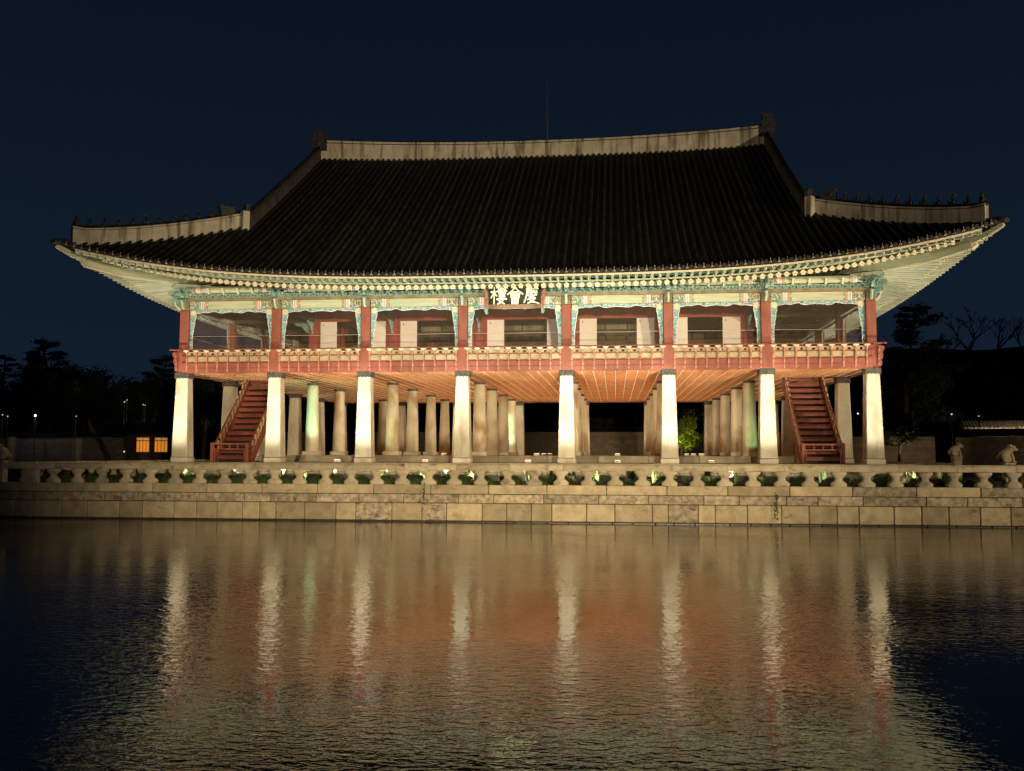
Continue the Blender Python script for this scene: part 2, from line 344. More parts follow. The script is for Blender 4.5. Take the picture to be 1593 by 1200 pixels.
# ------------------------------------------------------------------ pond, banks, ground, hill
mb = MB(); mb.quad((-75, -46, 0), (60, -46, 0), (60, 46, 0), (-75, 46, 0))
tag(link('pond_water', mb.mesh('pond_water', M['water'])), kind='structure')
mb = MB()
X_ = [-900, -75, 60, 900]; Y_ = [-400, -46, 46, 1400]
for i in range(3):
    for j in range(3):
        if i == 1 and j == 1: continue
        mb.quad((X_[i], Y_[j], 1.2), (X_[i + 1], Y_[j], 1.2), (X_[i + 1], Y_[j + 1], 1.2), (X_[i], Y_[j + 1], 1.2))
for a, b in (((-75, -46), (60, -46)), ((60, -46), (60, 46)), ((60, 46), (-75, 46)), ((-75, 46), (-75, -46))):
    mb.quad((*a, -1.0), (*b, -1.0), (*b, 1.2), (*a, 1.2))
tag(link('ground', mb.mesh('ground', M['earth'], fix=False)), kind='structure')
mb = MB()
def hillz(x): return (22.0 + 9.2 / (1 + math.exp(-(x + 45) / 14.0))) + 1.2 * math.sin(x * 0.013 + 0.4) + 1.0 * math.sin(x * 0.05) + 0.4 * math.sin(x * 0.23)
mb.grid(lambda u, v: (-420 + 840 * u, 150 + 120 * v, 1.0 + (hillz(-420 + 840 * u) - 1.0) * (math.sin(min(1, v * 1.6) * PI / 2)) - (6 * max(0, v - 0.6))), 160, 14)
tag(link('hill', mb.mesh('hill', M['hill'], 'all')), kind='structure')
# island the pavilion stands on
mb = MB(); mb.box(-21.45, 21.45, -7.62, 33.0, -0.5, 1.50)
tag(link('island_ground', mb.mesh('island_ground', M['lawn'])), kind='structure')

# ------------------------------------------------------------------ retaining wall round the island, block by block
def block_wall(root, length, mirror=1):
    """courses of blocks along local +x, outer face towards local -y"""
    rr = random.Random(int(length * 10))
    courses = [(-0.45, 0.045, 0.7, 1.4, 0.03, 'wet', 0.02), (0.062, 0.765, 0.62, 1.55, 0.00, 'wall', 0.028), (0.785, 1.135, 1.1, 2.4, 0.03, 'wallb', 0.02), (1.155, 1.53, 2.4, 2.42, -0.06, 'wall', 0.022)]
    for z0, z1, l0, l1, off, mt, bev in courses:
        x = 0.0
        while x < length - 0.3:
            l = rr.uniform(l0, l1)
            if x + l > length - 0.5: l = length - x
            b = MB(); o = off + rr.uniform(-0.012, 0.012)
            b.bbox(x + 0.011, x + l - 0.011, o, 0.42, z0, z1 + rr.uniform(-0.006, 0.004), bev)
            mm = M[mt] if (mt == 'wet' or rr.random() > 0.15) else M['wallb']
            link('stone', b.mesh('stone', mm), root)
            x += l
    b = MB(); b.box(0.05, length - 0.05, 0.10, 0.40, -0.5, 1.45); link('backing', b.mesh('backing', M['joint']), root)
w = thing('retaining_wall', 'long granite block wall rising from the pond below the front balustrade', 'stone wall', (-21.9, -8.06, 0)); block_wall(w, 43.8)
w = thing('retaining_wall', 'granite block wall on the left flank of the island, running back from the corner', 'stone wall', (-21.9, 33.0, 0), -PI / 2); block_wall(w, 40.6)
w = thing('retaining_wall', 'granite block wall on the right flank of the island, running back from the corner', 'stone wall', (21.9, -7.6, 0), PI / 2); block_wall(w, 40.6)

# weeds rooted in the joints of the wall
def weed(seed):
    rr = random.Random(seed); b = MB(); v = []; f = []
    for i in range(5):
        x = rr.uniform(-.12, .12); z = rr.uniform(-.1, .1); b.tube([(x * .3, 0, 0), (x, -0.05, z + .1), (x * 1.6, -0.09, z + rr.uniform(-.25, .3))], 0.006, 4)
        for j in range(9):
            p = Vector((x * (0.6 + j * .12), -0.05 - .006 * j, z + rr.uniform(-.25, .3))); q = rr.uniform(.018, .04); a = rr.uniform(0, 6.28); k = len(b.v)
            b.v += [tuple(p), tuple(p + Vector((math.cos(a), -.3, math.sin(a))) * q), tuple(p + Vector((math.cos(a + .7), -.5, math.sin(a + .7))) * q * 1.5), tuple(p + Vector((math.cos(a + 1.4), -.2, math.sin(a + 1.4))) * q)]; b.f.append((k, k + 1, k + 2, k + 3)); b.m.append(0)
    return b.mesh('wall_weed', M['leaf'], fix=False)
for i, (x, z, lb) in enumerate(((-2.95, 1.12, 'tuft of weeds growing from the upper joint of the pond wall left of centre'), (11.35, 0.78, 'straggling weed hanging on the lower blocks of the pond wall, right of centre'))):
    solo('wall_weed', weed(i + 3), lb, 'weed', (x, -8.10, z), 0, 'weeds in the pond wall', (1.3, 1, 1.3 if i != 1 else 1.8))

# ------------------------------------------------------------------ balustrades
bal = MB()
bal.loft([(0.0, 0.33, 0.15), (0.10, 0.36, 0.17), (0.17, 0.30, 0.15), (0.235, 0.19, 0.12), (0.30, 0.165, 0.11), (0.37, 0.19, 0.12), (0.43, 0.27, 0.14), (0.50, 0.35, 0.16), (0.58, 0.34, 0.15)], n=16, e=2.6)
ME_bal = bal.mesh('baluster', M['cope'], 50)
bal = MB(); bal.loft([(0.0, 0.46, 0.14), (0.08, 0.48, 0.15), (0.29, 0.44, 0.13), (0.50, 0.47, 0.15), (0.58, 0.46, 0.14)], n=16, e=4)
ME_balw = bal.mesh('panel_baluster', M['cope'], 50)
def cope_mesh(l):
    b = MB(); pr = [(-0.15, 0.02), (-0.17, 0.10), (-0.13, 0.22), (-0.05, 0.29), (0.05, 0.29), (0.13, 0.22), (0.17, 0.10), (0.15, 0.02)]
    b.prism(pr, 0.006, l - 0.006, 'yz'); return b.mesh('coping', M['cope'])
ME_cope = cope_mesh(2.2)
def balustrade(root, length, first=0.55, wide=()):
    k = int(length / 1.1)
    for i in range(k):
        link('baluster', ME_balw if i in wide else ME_bal, root, (first + 1.1 * i + random.uniform(-0.02, 0.02), 0, 0), (0, 0, random.uniform(-0.04, 0.04)), (random.uniform(0.86, 0.97), 1, 1))
    x = 0.0
    while x < length - 0.2:
        l = min(2.2, length - x)
        link('coping', ME_cope, root, (x, random.uniform(-0.006, 0.006), 0.58 + random.uniform(-0.004, 0.004)), (0, 0, 0), (l / 2.2, 1, 1)); x += l
def statue_mesh():
    b = MB()
    b.tube([(-0.20, 0, 0.02), (-0.19, 0, 0.16), (-0.10, 0, 0.30), (0.03, 0, 0.42), (0.12, 0, 0.50)], [0.13, 0.20, 0.19, 0.15, 0.11], 10)
    b.ell((0.15, 0, 0.53), (0.15, 0.12, 0.12)); b.ell((0.27, 0, 0.48), (0.09, 0.08, 0.06))
    for s in (-1, 1):
        b.tube([(0.06, 0.09 * s, 0.36), (0.14, 0.10 * s, 0.18), (0.15, 0.10 * s, 0.02)], [0.07, 0.05, 0.05], 8)
        b.ell((0.19, 0.10 * s, 0.03), (0.08, 0.05, 0.035)); b.ell((-0.10, 0.15 * s, 0.13), (0.17, 0.08, 0.13))
        b.ell((0.07, 0.09 * s, 0.62), (0.04, 0.02, 0.05))
    b.tube([(-0.30, 0, 0.08), (-0.36, 0, 0.22), (-0.28, 0, 0.36)], [0.05, 0.06, 0.03], 8)
    return b.mesh('figure', M['cope'], 'all')
ME_fig = statue_mesh()
pb = MB(); pb.bbox(-0.20, 0.20, -0.20, 0.20, 0, 1.10, 0.03); pb.bbox(-0.23, 0.23, -0.23, 0.23, 1.10, 1.20, 0.02); ME_post = pb.mesh('post', M['cope'])
def statue(loc, rz, label, name='guardian_statue', sc=1.0, fs=1.0):
    t = thing(name, label, 'statue', loc, rz, 'carved beasts on the balustrade posts')
    link('post', ME_post, t, scale=(1, 1, sc)); link('figure', ME_fig, t, (0, 0, 1.20 * sc), (0, 0, 0), (fs, fs, fs))
b_ = thing('stone_balustrade', 'long carved stone balustrade with hourglass balusters along the front of the island', 'balustrade', (-21.35, -7.92, 1.53)); balustrade(b_, 42.7, 1.0, (0,))
b_ = thing('stone_balustrade', 'stone balustrade receding along the left flank of the island', 'balustrade', (-21.65, 32.7, 1.53), -PI / 2); balustrade(b_, 40.2)
b_ = thing('stone_balustrade', 'short stone balustrade at the right front corner beside the bridge opening', 'balustrade', (21.65, -7.5, 1.53), PI / 2); balustrade(b_, 3.2)
b_ = thing('stone_balustrade', 'brightly lit stone balustrade receding along the right flank behind the pale beast', 'balustrade', (21.65, 2.2, 1.53), PI / 2); balustrade(b_, 30.4)
statue((-21.72, -7.92, 1.53), PI, 'weathered stone beast on the left corner post, cut by the photo edge', sc=0.8, fs=1.1)
statue((21.72, -7.92, 1.53), 0, 'stone beast on the right front corner post of the island, just past the photo edge')
statue((21.65, -4.2, 1.53), 0, 'dim stone beast with raised snout beside the bridge, rightmost on the balustrade', sc=0.78, fs=1.18)
statue((21.65, 1.95, 1.53), 0, 'pale brightly lit stone beast sitting on its block right of the pavilion')
# bridge leading off to the right
t = thing('stone_bridge', 'low stone bridge leaving the island to the right between the beasts', 'bridge', (21.95, -1.1, 0))
b = MB(); b.bbox(0, 38.2, -2.6, 2.6, 1.18, 1.50, 0.03); link('deck', b.mesh('deck', M['pave']), t)
for i in range(6):
    b = MB(); b.bbox(4 + i * 6.0, 4.8 + i * 6.0, -2.3, 2.3, -0.6, 1.175, 0.03); link('pier', b.mesh('pier', M['wall']), t)

# ------------------------------------------------------------------ THE PAVILION
CX = [-17.2, -12.27, -7.59, -2.6, 2.6, 7.59, 12.27, 17.2]
CY = [0.0, 5.94, 11.27, 17.23, 22.56, 28.5]
PAV = thing('pavilion', 'great two-storey palace pavilion with dark hipped-gable tile roof raised on granite pillars above the pond', 'pavilion', (0, 14.25, 2.35))
INV = PAV.matrix_basis.inverted()
def part(name, me, mat=None, label=None):
    o = link(name, me, PAV, mat=mat or Matrix.Identity(4)); o.matrix_parent_inverse = INV
    if label: o['label'] = label
    return o
def group_part(name, mat=None):
    return part(name, None, mat)
T = Matrix.Translation

# stylobate
plat = group_part('stylobate')
b = MB(); b.box(-18.8, 18.8, -1.0, 29.5, 1.4, 2.20); link('core', b.mesh('core', M['joint']), plat)
def stones(root, x0, x1, y0, y1, z0, z1, step, mt, axis='x', name='stone'):
    a0, a1 = (x0, x1) if axis == 'x' else (y0, y1)
    n = max(1, round((a1 - a0) / step)); l = (a1 - a0) / n
    for i in range(n):
        b = MB(); g = 0.006; dz = random.uniform(-0.004, 0.004)
        if axis == 'x': b.bbox(a0 + i * l + g, a0 + (i + 1) * l - g, y0, y1, z0, z1 + dz, 0.015)
        else: b.bbox(x0, x1, a0 + i * l + g, a0 + (i + 1) * l - g, z0, z1 + dz, 0.015)
        link(name, b.mesh(name, mt), root)
stones(plat, -19.0, 19.0, -1.2, -0.62, 1.9, 2.35, 2.2, M['cope'], name='edge_stone')
stones(plat, -18.98, 18.98, -1.16, -0.7, 1.45, 1.885, 1.4, M['granite'], name='edge_stone')
stones(plat, -19.0, -18.4, -0.6, 29.7, 1.45, 2.35, 2.4, M['cope'], 'y', 'edge_stone'); stones(plat, 18.4, 19.0, -0.6, 29.7, 1.45, 2.35, 2.4, M['cope'], 'y', 'edge_stone')
stones(plat, -14.8, 14.8, 4.35, 4.85, 2.345, 2.70, 2.65, M['pave'], name='step_stone')
stones(plat, -14.8, -14.3, 4.86, 23.6, 2.345, 2.70, 2.65, M['pave'], 'y', 'step_stone'); stones(plat, 14.3, 14.8, 4.86, 23.6, 2.345, 2.70, 2.65, M['pave'], 'y', 'step_stone')
b = MB(); b.box(-18.39, 18.39, -0.61, 29.4, 2.2, 2.342); link('paving', b.mesh('paving', M['pave']), plat)
b = MB(); b.box(-14.29, 14.29, 4.86, 23.6, 2.345, 2.692); link('paving', b.mesh('paving', M['pave']), plat)
for c in list(plat.children): pass

# 48 pillars
def pillar_me(sq, h, w0, w1, mt):
    b = MB()
    if sq: b.loft([(0.0, w0, w0), (h * 0.5, (w0 + w1) / 2 * 0.995, (w0 + w1) / 2 * 0.995), (h, w1, w1)], n=8, e=9)
    else: b.loft([(0.0, w0, w0), (h * 0.3, w0 * 0.93, w0 * 0.93), (h, w1, w1)], n=20, e=2)
    return b.mesh('stone_pillar', mt, 30)
def sqpillar():
    b = MB()
    for z, w in ((0, 0.415), (4.05, 0.312)):
        c = 0.03
        for p in ((-w + c, -w), (w - c, -w), (w, -w + c), (w, w - c), (w - c, w), (-w + c, w), (-w, w - c), (-w, -w + c)): b.v.append((p[0], p[1], z))
    for i in range(8): b.f.append((i, (i + 1) % 8, 8 + (i + 1) % 8, 8 + i)); b.m.append(0)
    b.f.append(tuple(range(7, -1, -1))); b.m.append(0); b.f.append(tuple(range(8, 16))); b.m.append(0)
    return b.mesh('stone_pillar', M['granite'])
ME_sq = sqpillar()
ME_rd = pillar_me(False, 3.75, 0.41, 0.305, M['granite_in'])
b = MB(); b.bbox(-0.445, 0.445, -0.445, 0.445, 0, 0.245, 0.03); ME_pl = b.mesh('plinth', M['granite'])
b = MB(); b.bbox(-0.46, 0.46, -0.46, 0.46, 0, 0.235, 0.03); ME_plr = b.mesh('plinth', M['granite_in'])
b = MB()
b.box(-0.345, 0.345, -0.345, 0.345, 0.0, 0.26)
for s in (-1, 1):
    b.prism([(-0.35, 0.26), (-0.35, -0.02), (-0.25, -0.05), (-0.18, -0.01), (-0.09, -0.05), (0, -0.01), (0.09, -0.05), (0.18, -0.01), (0.25, -0.05), (0.35, -0.02), (0.35, 0.26)], s * 0.348, s * 0.366, 'xz')
    b.prism([(-0.35, 0.26), (-0.35, -0.02), (-0.25, -0.05), (-0.18, -0.01), (-0.09, -0.05), (0, -0.01), (0.09, -0.05), (0.18, -0.01), (0.25, -0.05), (0.35, -0.02), (0.35, 0.26)], s * 0.349, s * 0.367, 'yz')
ME_cap = b.mesh('iron_cap', M['cap'])
b = MB(); b.loft([(0, 0.33, 0.33), (0.13, 0.35, 0.35)], n=16); ME_capr = b.mesh('iron_cap', M['cap'])
for i, x in enumerate(CX):
    for j, y in enumerate(CY):
        outer = i in (0, 7) or j in (0, 5)
        if outer:
            p = part('stone_pillar', ME_sq, T((x, y, 2.62)), None)
            link('plinth', ME_pl, p, (0, 0, -0.27)); link('iron_cap', ME_cap, p, (0, 0, 4.06))
        else:
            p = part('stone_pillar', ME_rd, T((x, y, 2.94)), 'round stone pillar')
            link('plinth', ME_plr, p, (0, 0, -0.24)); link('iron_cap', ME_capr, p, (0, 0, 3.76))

# ceiling of the open lower storey
ceil = group_part('ceiling')
b = MB(); b.box(-17.35, 17.35, -0.15, 28.65, 7.0, 7.06); link('ceiling_board', b.mesh('ceiling_board', M['ceil']), ceil)
b = MB(); b.box(-0.022, 0.022, -0.14, 28.64, 6.945, 6.997); ME_r = b.mesh('ceiling_rib', M['rib'])
n = 62
for i in range(n + 1): link('ceiling_rib', ME_r, ceil, (-17.25 + 34.5 * i / n, 0, 0))
b = MB(); b.box(-17.3, 17.3, -0.035, 0.035, 6.962, 6.996); ME_r = b.mesh('cross_rib', M['ribx'])
for i in range(52): link('cross_rib', ME_r, ceil, (0, 0.2 + 28.1 * i / 51, 0))
b = MB(); b.box(-17.3, 17.3, -0.13, 28.63, 7.065, 7.30); part('upper_floor', b.mesh('upper_floor', M['brown']))

# upper columns
b = MB(); b.bbox(-0.235, 0.235, -0.235, 0.235, 0, 3.21, 0.03); ME_col = b.mesh('wooden_column', M['red'])
b = MB(); b.bbox(-0.25, 0.25, -0.25, 0.25, 0, 0.09, 0.02); ME_ring = b.mesh('collar', M['reddk'])
b = MB(); b.bbox(-0.215, 0.215, -0.225, 0.225, 0, 0.43, 0.02); ME_head = b.mesh('column_head', M['olive'])
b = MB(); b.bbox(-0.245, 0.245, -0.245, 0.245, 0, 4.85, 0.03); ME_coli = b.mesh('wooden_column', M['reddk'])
for i, x in enumerate(CX):
    for j, y in enumerate(CY):
        if i in (0, 7) or j in (0, 5):
            p = part('wooden_column', ME_col, T((x, y, 7.0)))
            link('collar', ME_ring, p, (0, 0, 1.14)); link('column_head', ME_head, p, (0, 0, 3.215))
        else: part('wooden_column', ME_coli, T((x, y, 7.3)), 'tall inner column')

# ---- one bay of the outer facade, in a local frame: x along the bay, -y outwards
def zlow(t):
    k = [(0, .20), (.04, .17), (.10, .135), (.17, .15), (.22, .10), (.27, .075), (.32, .15), (.36, .175), (.42, .145), (.5, .12)]
    t = min(t, 1 - t)
    for (a, b_), (c, d) in zip(k, k[1:]):
        if a <= t <= c:
            s = (t - a) / (c - a); s = s * s * (3 - 2 * s); return b_ + (d - b_) * s
    return .12
def wside(s):  # s 0 top .. 1 bottom
    return (0.30 - 0.17 * min(1, s * 1.6)) + 0.030 * abs(math.sin(s * PI * 5.0)) * (1 - 0.4 * s)
_cache = {}
def bay_meshes(Lb):
    k = round(Lb, 2)
    if k in _cache: return _cache[k]
    D = {}
    a, z = 0.25, Lb - 0.25; W_ = z - a
    mats = [M['orn'], M['white'], M['orange'], M['tealp'], M['pale'], M['lilac']]
    def seg(b, x0, x1, fn):
        pl = [(0, .60, 0), (.60, .655, 1), (.655, .73, 5), (.73, .78, 1), (.78, .90, 2), (.90, .94, 3), (.94, 1.0, 0)]
        w_ = x1 - x0
        for p, q, m in pl: fn(x0 + p, x0 + q, m); fn(x1 - q, x1 - p, m)
        fn(x0 + 1.0, x1 - 1.0, 4)
    b = MB(); seg(b, a, z, lambda p, q, m: b.box(p, q, -0.15 if m != 4 else -0.146, 0.15, 10.235, 10.65, m)); D['lintel'] = b.mesh('lintel', mats)
    b = MB(); b.box(0.0, Lb, -0.20, 0.20, 10.665, 10.815, 0); D['beam'] = b.mesh('beam', M['olive'])
    b = MB(); b.box(0.0, Lb, -0.14, 0.14, 10.818, 11.03, 0)
    nn = int(Lb / 0.165)
    for i in range(nn):
        x = 0.08 + (i + 0.5) * (Lb - 0.16) / nn; zc = 10.925 + (0.02 if i % 2 else -0.02)
        b.tube([(x, -0.138, zc), (x, -0.165, zc)], [0.075, 0.06], 8, 1, up=(0, 0, 1)); b.tube([(x, -0.165, zc), (x, -0.172, zc)], [0.032, 0.03], 6, 2, up=(0, 0, 1))
    D['scroll'] = b.mesh('scroll_band', [M['tealp'], M['teal'], M['dark']])
    b = MB()
    def pur(p, q, m): b.tube([(p, 0, 11.255), (q, 0, 11.255)], 0.195 if m != 4 else 0.19, 14, m)
    seg(b, 0.0, Lb, pur); D['purlin'] = b.mesh('purlin', mats, 50)
    b = MB(); b.prism([(-0.40, 0.26), (-0.34, 0.29), (-0.29, 0.20), (-0.22, 0.155), (-0.20, 0.04), (-0.15, 0.0), (-0.15, 0.27)], -0.045, 0.045, 'yz', 0)
    b.prism([(-0.42, 0.25), (-0.40, 0.27), (-0.30, 0.20), (-0.235, 0.15), (-0.215, 0.04), (-0.16, -0.01), (-0.20, -0.02), (-0.24, 0.03), (-0.255, 0.13), (-0.32, 0.17)], -0.05, 0.05, 'yz', 1)
    D['block'] = b.mesh('bracket', [M['pale'], M['cream']])
    # scalloped hanging boards
    N = 72; b = MB(); pts = []
    side = 26; zt = 10.225; zb = 8.16
    lft = []
    for i in range(side + 1):
        s = i / side; lft.append((wside(1 - s), zb + (zt - zlow(0) - zb) * s))
    top = []
    x0 = wside(0); x1 = W_ - wside(0)
    for i in range(1, N): t = i / N; top.append((x0 + (x1 - x0) * t, zt - zlow(t)))
    edge = [(a + p, q) for p, q in lft] + [(a + p, q) for p, q in top] + [(a + W_ - p, q) for p, q in reversed(lft)]
    def strip(poly, m):
        for (p, q) in zip(poly, poly[1:]):
            pass
    for i in range(side):
        (p0, q0), (p1, q1) = lft[i], lft[i + 1]
        for mir in (0, 1):
            X = (lambda x: a + x) if not mir else (lambda x: a + W_ - x)
            v = len(b.v)
            b.v += [(X(0), -0.05, q0), (X(p0), -0.05, q0), (X(p1), -0.05, q1), (X(0), -0.05, q1), (X(0), 0.0, q0), (X(p0), 0.0, q0), (X(p1), 0.0, q1), (X(0), 0.0, q1)]
            for f in ((0, 1, 2, 3), (4, 7, 6, 5), (1, 5, 6, 2)): b.f.append(tuple(v + i_ for i_ in f)); b.m.append(0)
    tp = [(0, zt - zlow(0)), (x0, zt - zlow(0))] + top + [(x1, zt - zlow(0)), (W_, zt - zlow(0))]
    for (p0, q0), (p1, q1) in zip(tp, tp[1:]):
        v = len(b.v)
        b.v += [(a + p0, -0.05, q0), (a + p1, -0.05, q1), (a + p1, -0.05, zt), (a + p0, -0.05, zt), (a + p0, 0, q0), (a + p1, 0, q1), (a + p1, 0, zt), (a + p0, 0, zt)]
        for f in ((0, 1, 2, 3), (4, 7, 6, 5), (0, 4, 5, 1)): b.f.append(tuple(v + i_ for i_ in f)); b.m.append(0)
    D['nak'] = b.mesh('scalloped_board', M['cloud'], fix=False)
    b = MB(); b.tube([(p, -0.045, q) for p, q in edge], 0.020, 5, 0, up=(0, 1, 0)); D['trim'] = b.mesh('edge_trim', M['white'])
    b = MB()
    for xx in (a + 0.16, z - 0.16):
        poly = [(xx + 0.15 * (1 + 0.14 * math.cos(5 * t)) * math.cos(t), 10.06 + 0.15 * (1 + 0.14 * math.cos(5 * t)) * math.sin(t)) for t in [2 * PI * i / 30 for i in range(30)]]
        b.prism(poly, -0.075, -0.051, 'xz', 0)
    D['rosette'] = b.mesh('rosettes', M['cream'])
    b = MB(); b.quad((a, 0.07, 7.35), (z, 0.07, 7.35), (z, 0.07, 10.23), (a, 0.07, 10.23)); b.quad((a, 0.09, 7.35), (z, 0.09, 7.35), (z, 0.09, 8.42), (a, 0.09, 8.42)); D['net'] = b.mesh('bird_net', M['net'])
    b = MB(); b.tube([(a, 0.06, 8.86), ((a + z) / 2, 0.06, 8.84), (z, 0.06, 8.86)], 0.011, 5); D['rope'] = b.mesh('net_rope', M['white'])
    # railing
    np_ = round(Lb / 0.6); st = (Lb - 0.5) / np_
    D['np'] = np_; D['st'] = st
    b = MB(); b.box(0.02, Lb - 0.02, -0.36, -0.30, 6.90, 7.155); b.box(0.02, Lb - 0.02, -0.352, -0.30, 7.172, 7.418); D['lower'] = b.mesh('lower_board', M['red'])
    b = MB(); b.box(0.0, Lb, -0.375, -0.30, 7.433, 7.475); b.box(0.0, Lb, -0.375, -0.30, 7.76, 7.80); D['ledge'] = b.mesh('ledge', M['reddk'])  # dark red ledges; the railing's shadow line is put into their colour
    b = MB(); b.bbox(0, st - 0.09, -0.345, -0.31, 7.478, 7.757, 0.008); D['panel'] = b.mesh('panel', M['creamy'])
    b = MB()
    w_ = st - 0.07
    # pierced upper panel with a drop-shaped hole
    b.box(0, w_ * 0.36, -0.34, -0.31, 7.80, 8.0); b.box(w_ * 0.64, w_, -0.34, -0.31, 7.80, 8.0); b.box(w_ * 0.36, w_ * 0.64, -0.34, -0.31, 7.93, 8.0); b.box(w_ * 0.36, w_ * 0.64, -0.34, -0.31, 7.80, 7.83)
    D['pierced'] = b.mesh('pierced_panel', M['creamy'])
    b = MB()
    pr = [(-0.36, 6.96), (-0.40, 7.0), (-0.41, 7.1), (-0.385, 7.16), (-0.42, 7.26), (-0.435, 7.36), (-0.40, 7.44), (-0.44, 7.54), (-0.46, 7.66), (-0.43, 7.76), (-0.47, 7.86), (-0.50, 7.97), (-0.38, 7.99), (-0.36, 7.9)]
    b.prism(pr, -0.036, 0.036, 'yz'); D['post'] = b.mesh('curved_post', M['postred'])
    b = MB(); b.prism([(-0.15, 8.035), (-0.10, 8.07), (0.10, 8.07), (0.15, 8.035), (0.10, 8.0), (0.05, 7.985), (0.03, 7.95), (-0.03, 7.95), (-0.05, 7.985), (-0.10, 8.0)], -0.54, -0.42, 'xz'); D['lotus'] = b.mesh('lotus_bracket', M['cream'])
    b = MB(); b.tube([(-0.0, -0.48, 8.105), (Lb, -0.48, 8.105)], 0.036, 8); D['rail'] = b.mesh('handrail', M['red'])
    _cache[k] = D; return D
def head_bracket():
    """layered carved bracket on a column head, tongues pointing outwards (-y)"""
    b = MB()
    b.prism([(-0.22, 10.25), (-0.34, 10.27), (-0.47, 10.40), (-0.50, 10.55), (-0.58, 10.66), (-0.46, 10.68), (-0.40, 10.76), (-0.22, 10.78)], -0.07, 0.07, 'yz', 0)
    b.prism([(-0.20, 10.78), (-0.52, 10.80), (-0.70, 10.90), (-0.80, 11.04), (-0.66, 11.0), (-0.55, 11.02), (-0.46, 11.10), (-0.20, 11.10)], -0.07, 0.07, 'yz', 1)
    b.prism([(-0.20, 11.10), (-0.45, 11.12), (-0.62, 11.10), (-0.72, 11.16), (-0.60, 11.26), (-0.40, 11.34), (-0.20, 11.36)], -0.06, 0.06, 'yz', 1)
    b.tube([(0, -0.25, 10.235), (0, -0.36, 10.255), (0, -0.485, 10.39), (0, -0.52, 10.55), (0, -0.60, 10.66)], 0.028, 6, 2, up=(1, 0, 0))
    b.bbox(-0.34, 0.34, -0.235, 0.235, 10.825, 10.90, 0.015, 0); b.bbox(-0.24, 0.24, -0.23, 0.23, 10.905, 11.04, 0.015, 3)
    for s in (-1, 1):
        b.prism([(s * 0.07, 10.90), (s * 0.22, 10.88), (s * 0.34, 10.95), (s * 0.42, 11.06), (s * 0.31, 11.04), (s * 0.25, 11.12), (s * 0.15, 11.08), (s * 0.07, 11.14)], -0.30, -0.25, 'xz', 1)
        b.prism([(s * 0.06, 11.14), (s * 0.20, 11.13), (s * 0.30, 11.22), (s * 0.24, 11.30), (s * 0.13, 11.26), (s * 0.06, 11.32)], -0.34, -0.29, 'xz', 1)
        b.ell((s * 0.33, -0.30, 10.99), (0.05, 0.03, 0.05), 2, 6, 4)
    return b.mesh('column_bracket', [M['tealp'], M['teal'], M['cream'], M['orn']])
ME_hb = head_bracket()
def build_bay(x, y, rz, Lb):
    m = T((x, y, 0)) @ Matrix.Rotation(rz, 4, 'Z'); D = bay_meshes(Lb)
    l = part('lintel', D['lintel'], m); link('beam', D['beam'], l); link('scroll_band', D['scroll'], l); link('purlin', D['purlin'], l)
    for i in range(4):
        link('bracket', D['block'], l, (Lb / 2 + (i - 1.5) * Lb * 0.158, 0, 11.03))
    n_ = part('scalloped_board', D['nak'], m); link('edge_trim', D['trim'], n_); link('rosettes', D['rosette'], n_)
    nt_ = part('bird_net', D['net'], m); link('net_rope', D['rope'], nt_)
    r = part('railing', D['rail'], m)
    link('lower_board', D['lower'], r); link('ledge', D['ledge'], r)
    for i in range(D['np'] + 1):
        xx = 0.25 + i * D['st'] + (0.035 if i == 0 else -0.035 if i == D['np'] else 0)
        link('curved_post', D['post'], r, (xx, 0, 0)); link('lotus_bracket', D['lotus'], r, (xx, 0, 0))
        if i < D['np']:
            link('panel', D['panel'], r, (0.25 + i * D['st'] + 0.045, 0, 0)); link('pierced_panel', D['pierced'], r, (0.25 + i * D['st'] + 0.035, 0, 0))
b = MB(); b.bbox(-0.25, 0.25, -0.455, -0.24, 6.965, 8.07, 0.012); ME_cover = b.mesh('column_cover', M['red'])
for i in range(7):
    build_bay(CX[i], 0, 0, CX[i + 1] - CX[i]); build_bay(CX[i + 1], 28.5, PI, CX[i + 1] - CX[i])
for j in range(5):
    build_bay(-17.2, CY[j + 1], -PI / 2, CY[j + 1] - CY[j]); build_bay(17.2, CY[j], PI / 2, CY[j + 1] - CY[j])
for i in range(8):
    part('column_bracket', ME_hb, T((CX[i], 0, 0))); part('column_bracket', ME_hb, T((CX[i], 28.5, 0)) @ Matrix.Rotation(PI, 4, 'Z'))
    if 0 < i < 7: part('column_cover', ME_cover, T((CX[i], 0, 0))); part('column_cover', ME_cover, T((CX[i], 28.5, 0)) @ Matrix.Rotation(PI, 4, 'Z'))
for j in range(6):
    part('column_bracket', ME_hb, T((-17.2, CY[j], 0)) @ Matrix.Rotation(-PI / 2, 4, 'Z')); part('column_bracket', ME_hb, T((17.2, CY[j], 0)) @ Matrix.Rotation(PI / 2, 4, 'Z'))
    if 0 < j < 5: part('column_cover', ME_cover, T((-17.2, CY[j], 0)) @ Matrix.Rotation(-PI / 2, 4, 'Z')); part('column_cover', ME_cover, T((17.2, CY[j], 0)) @ Matrix.Rotation(PI / 2, 4, 'Z'))
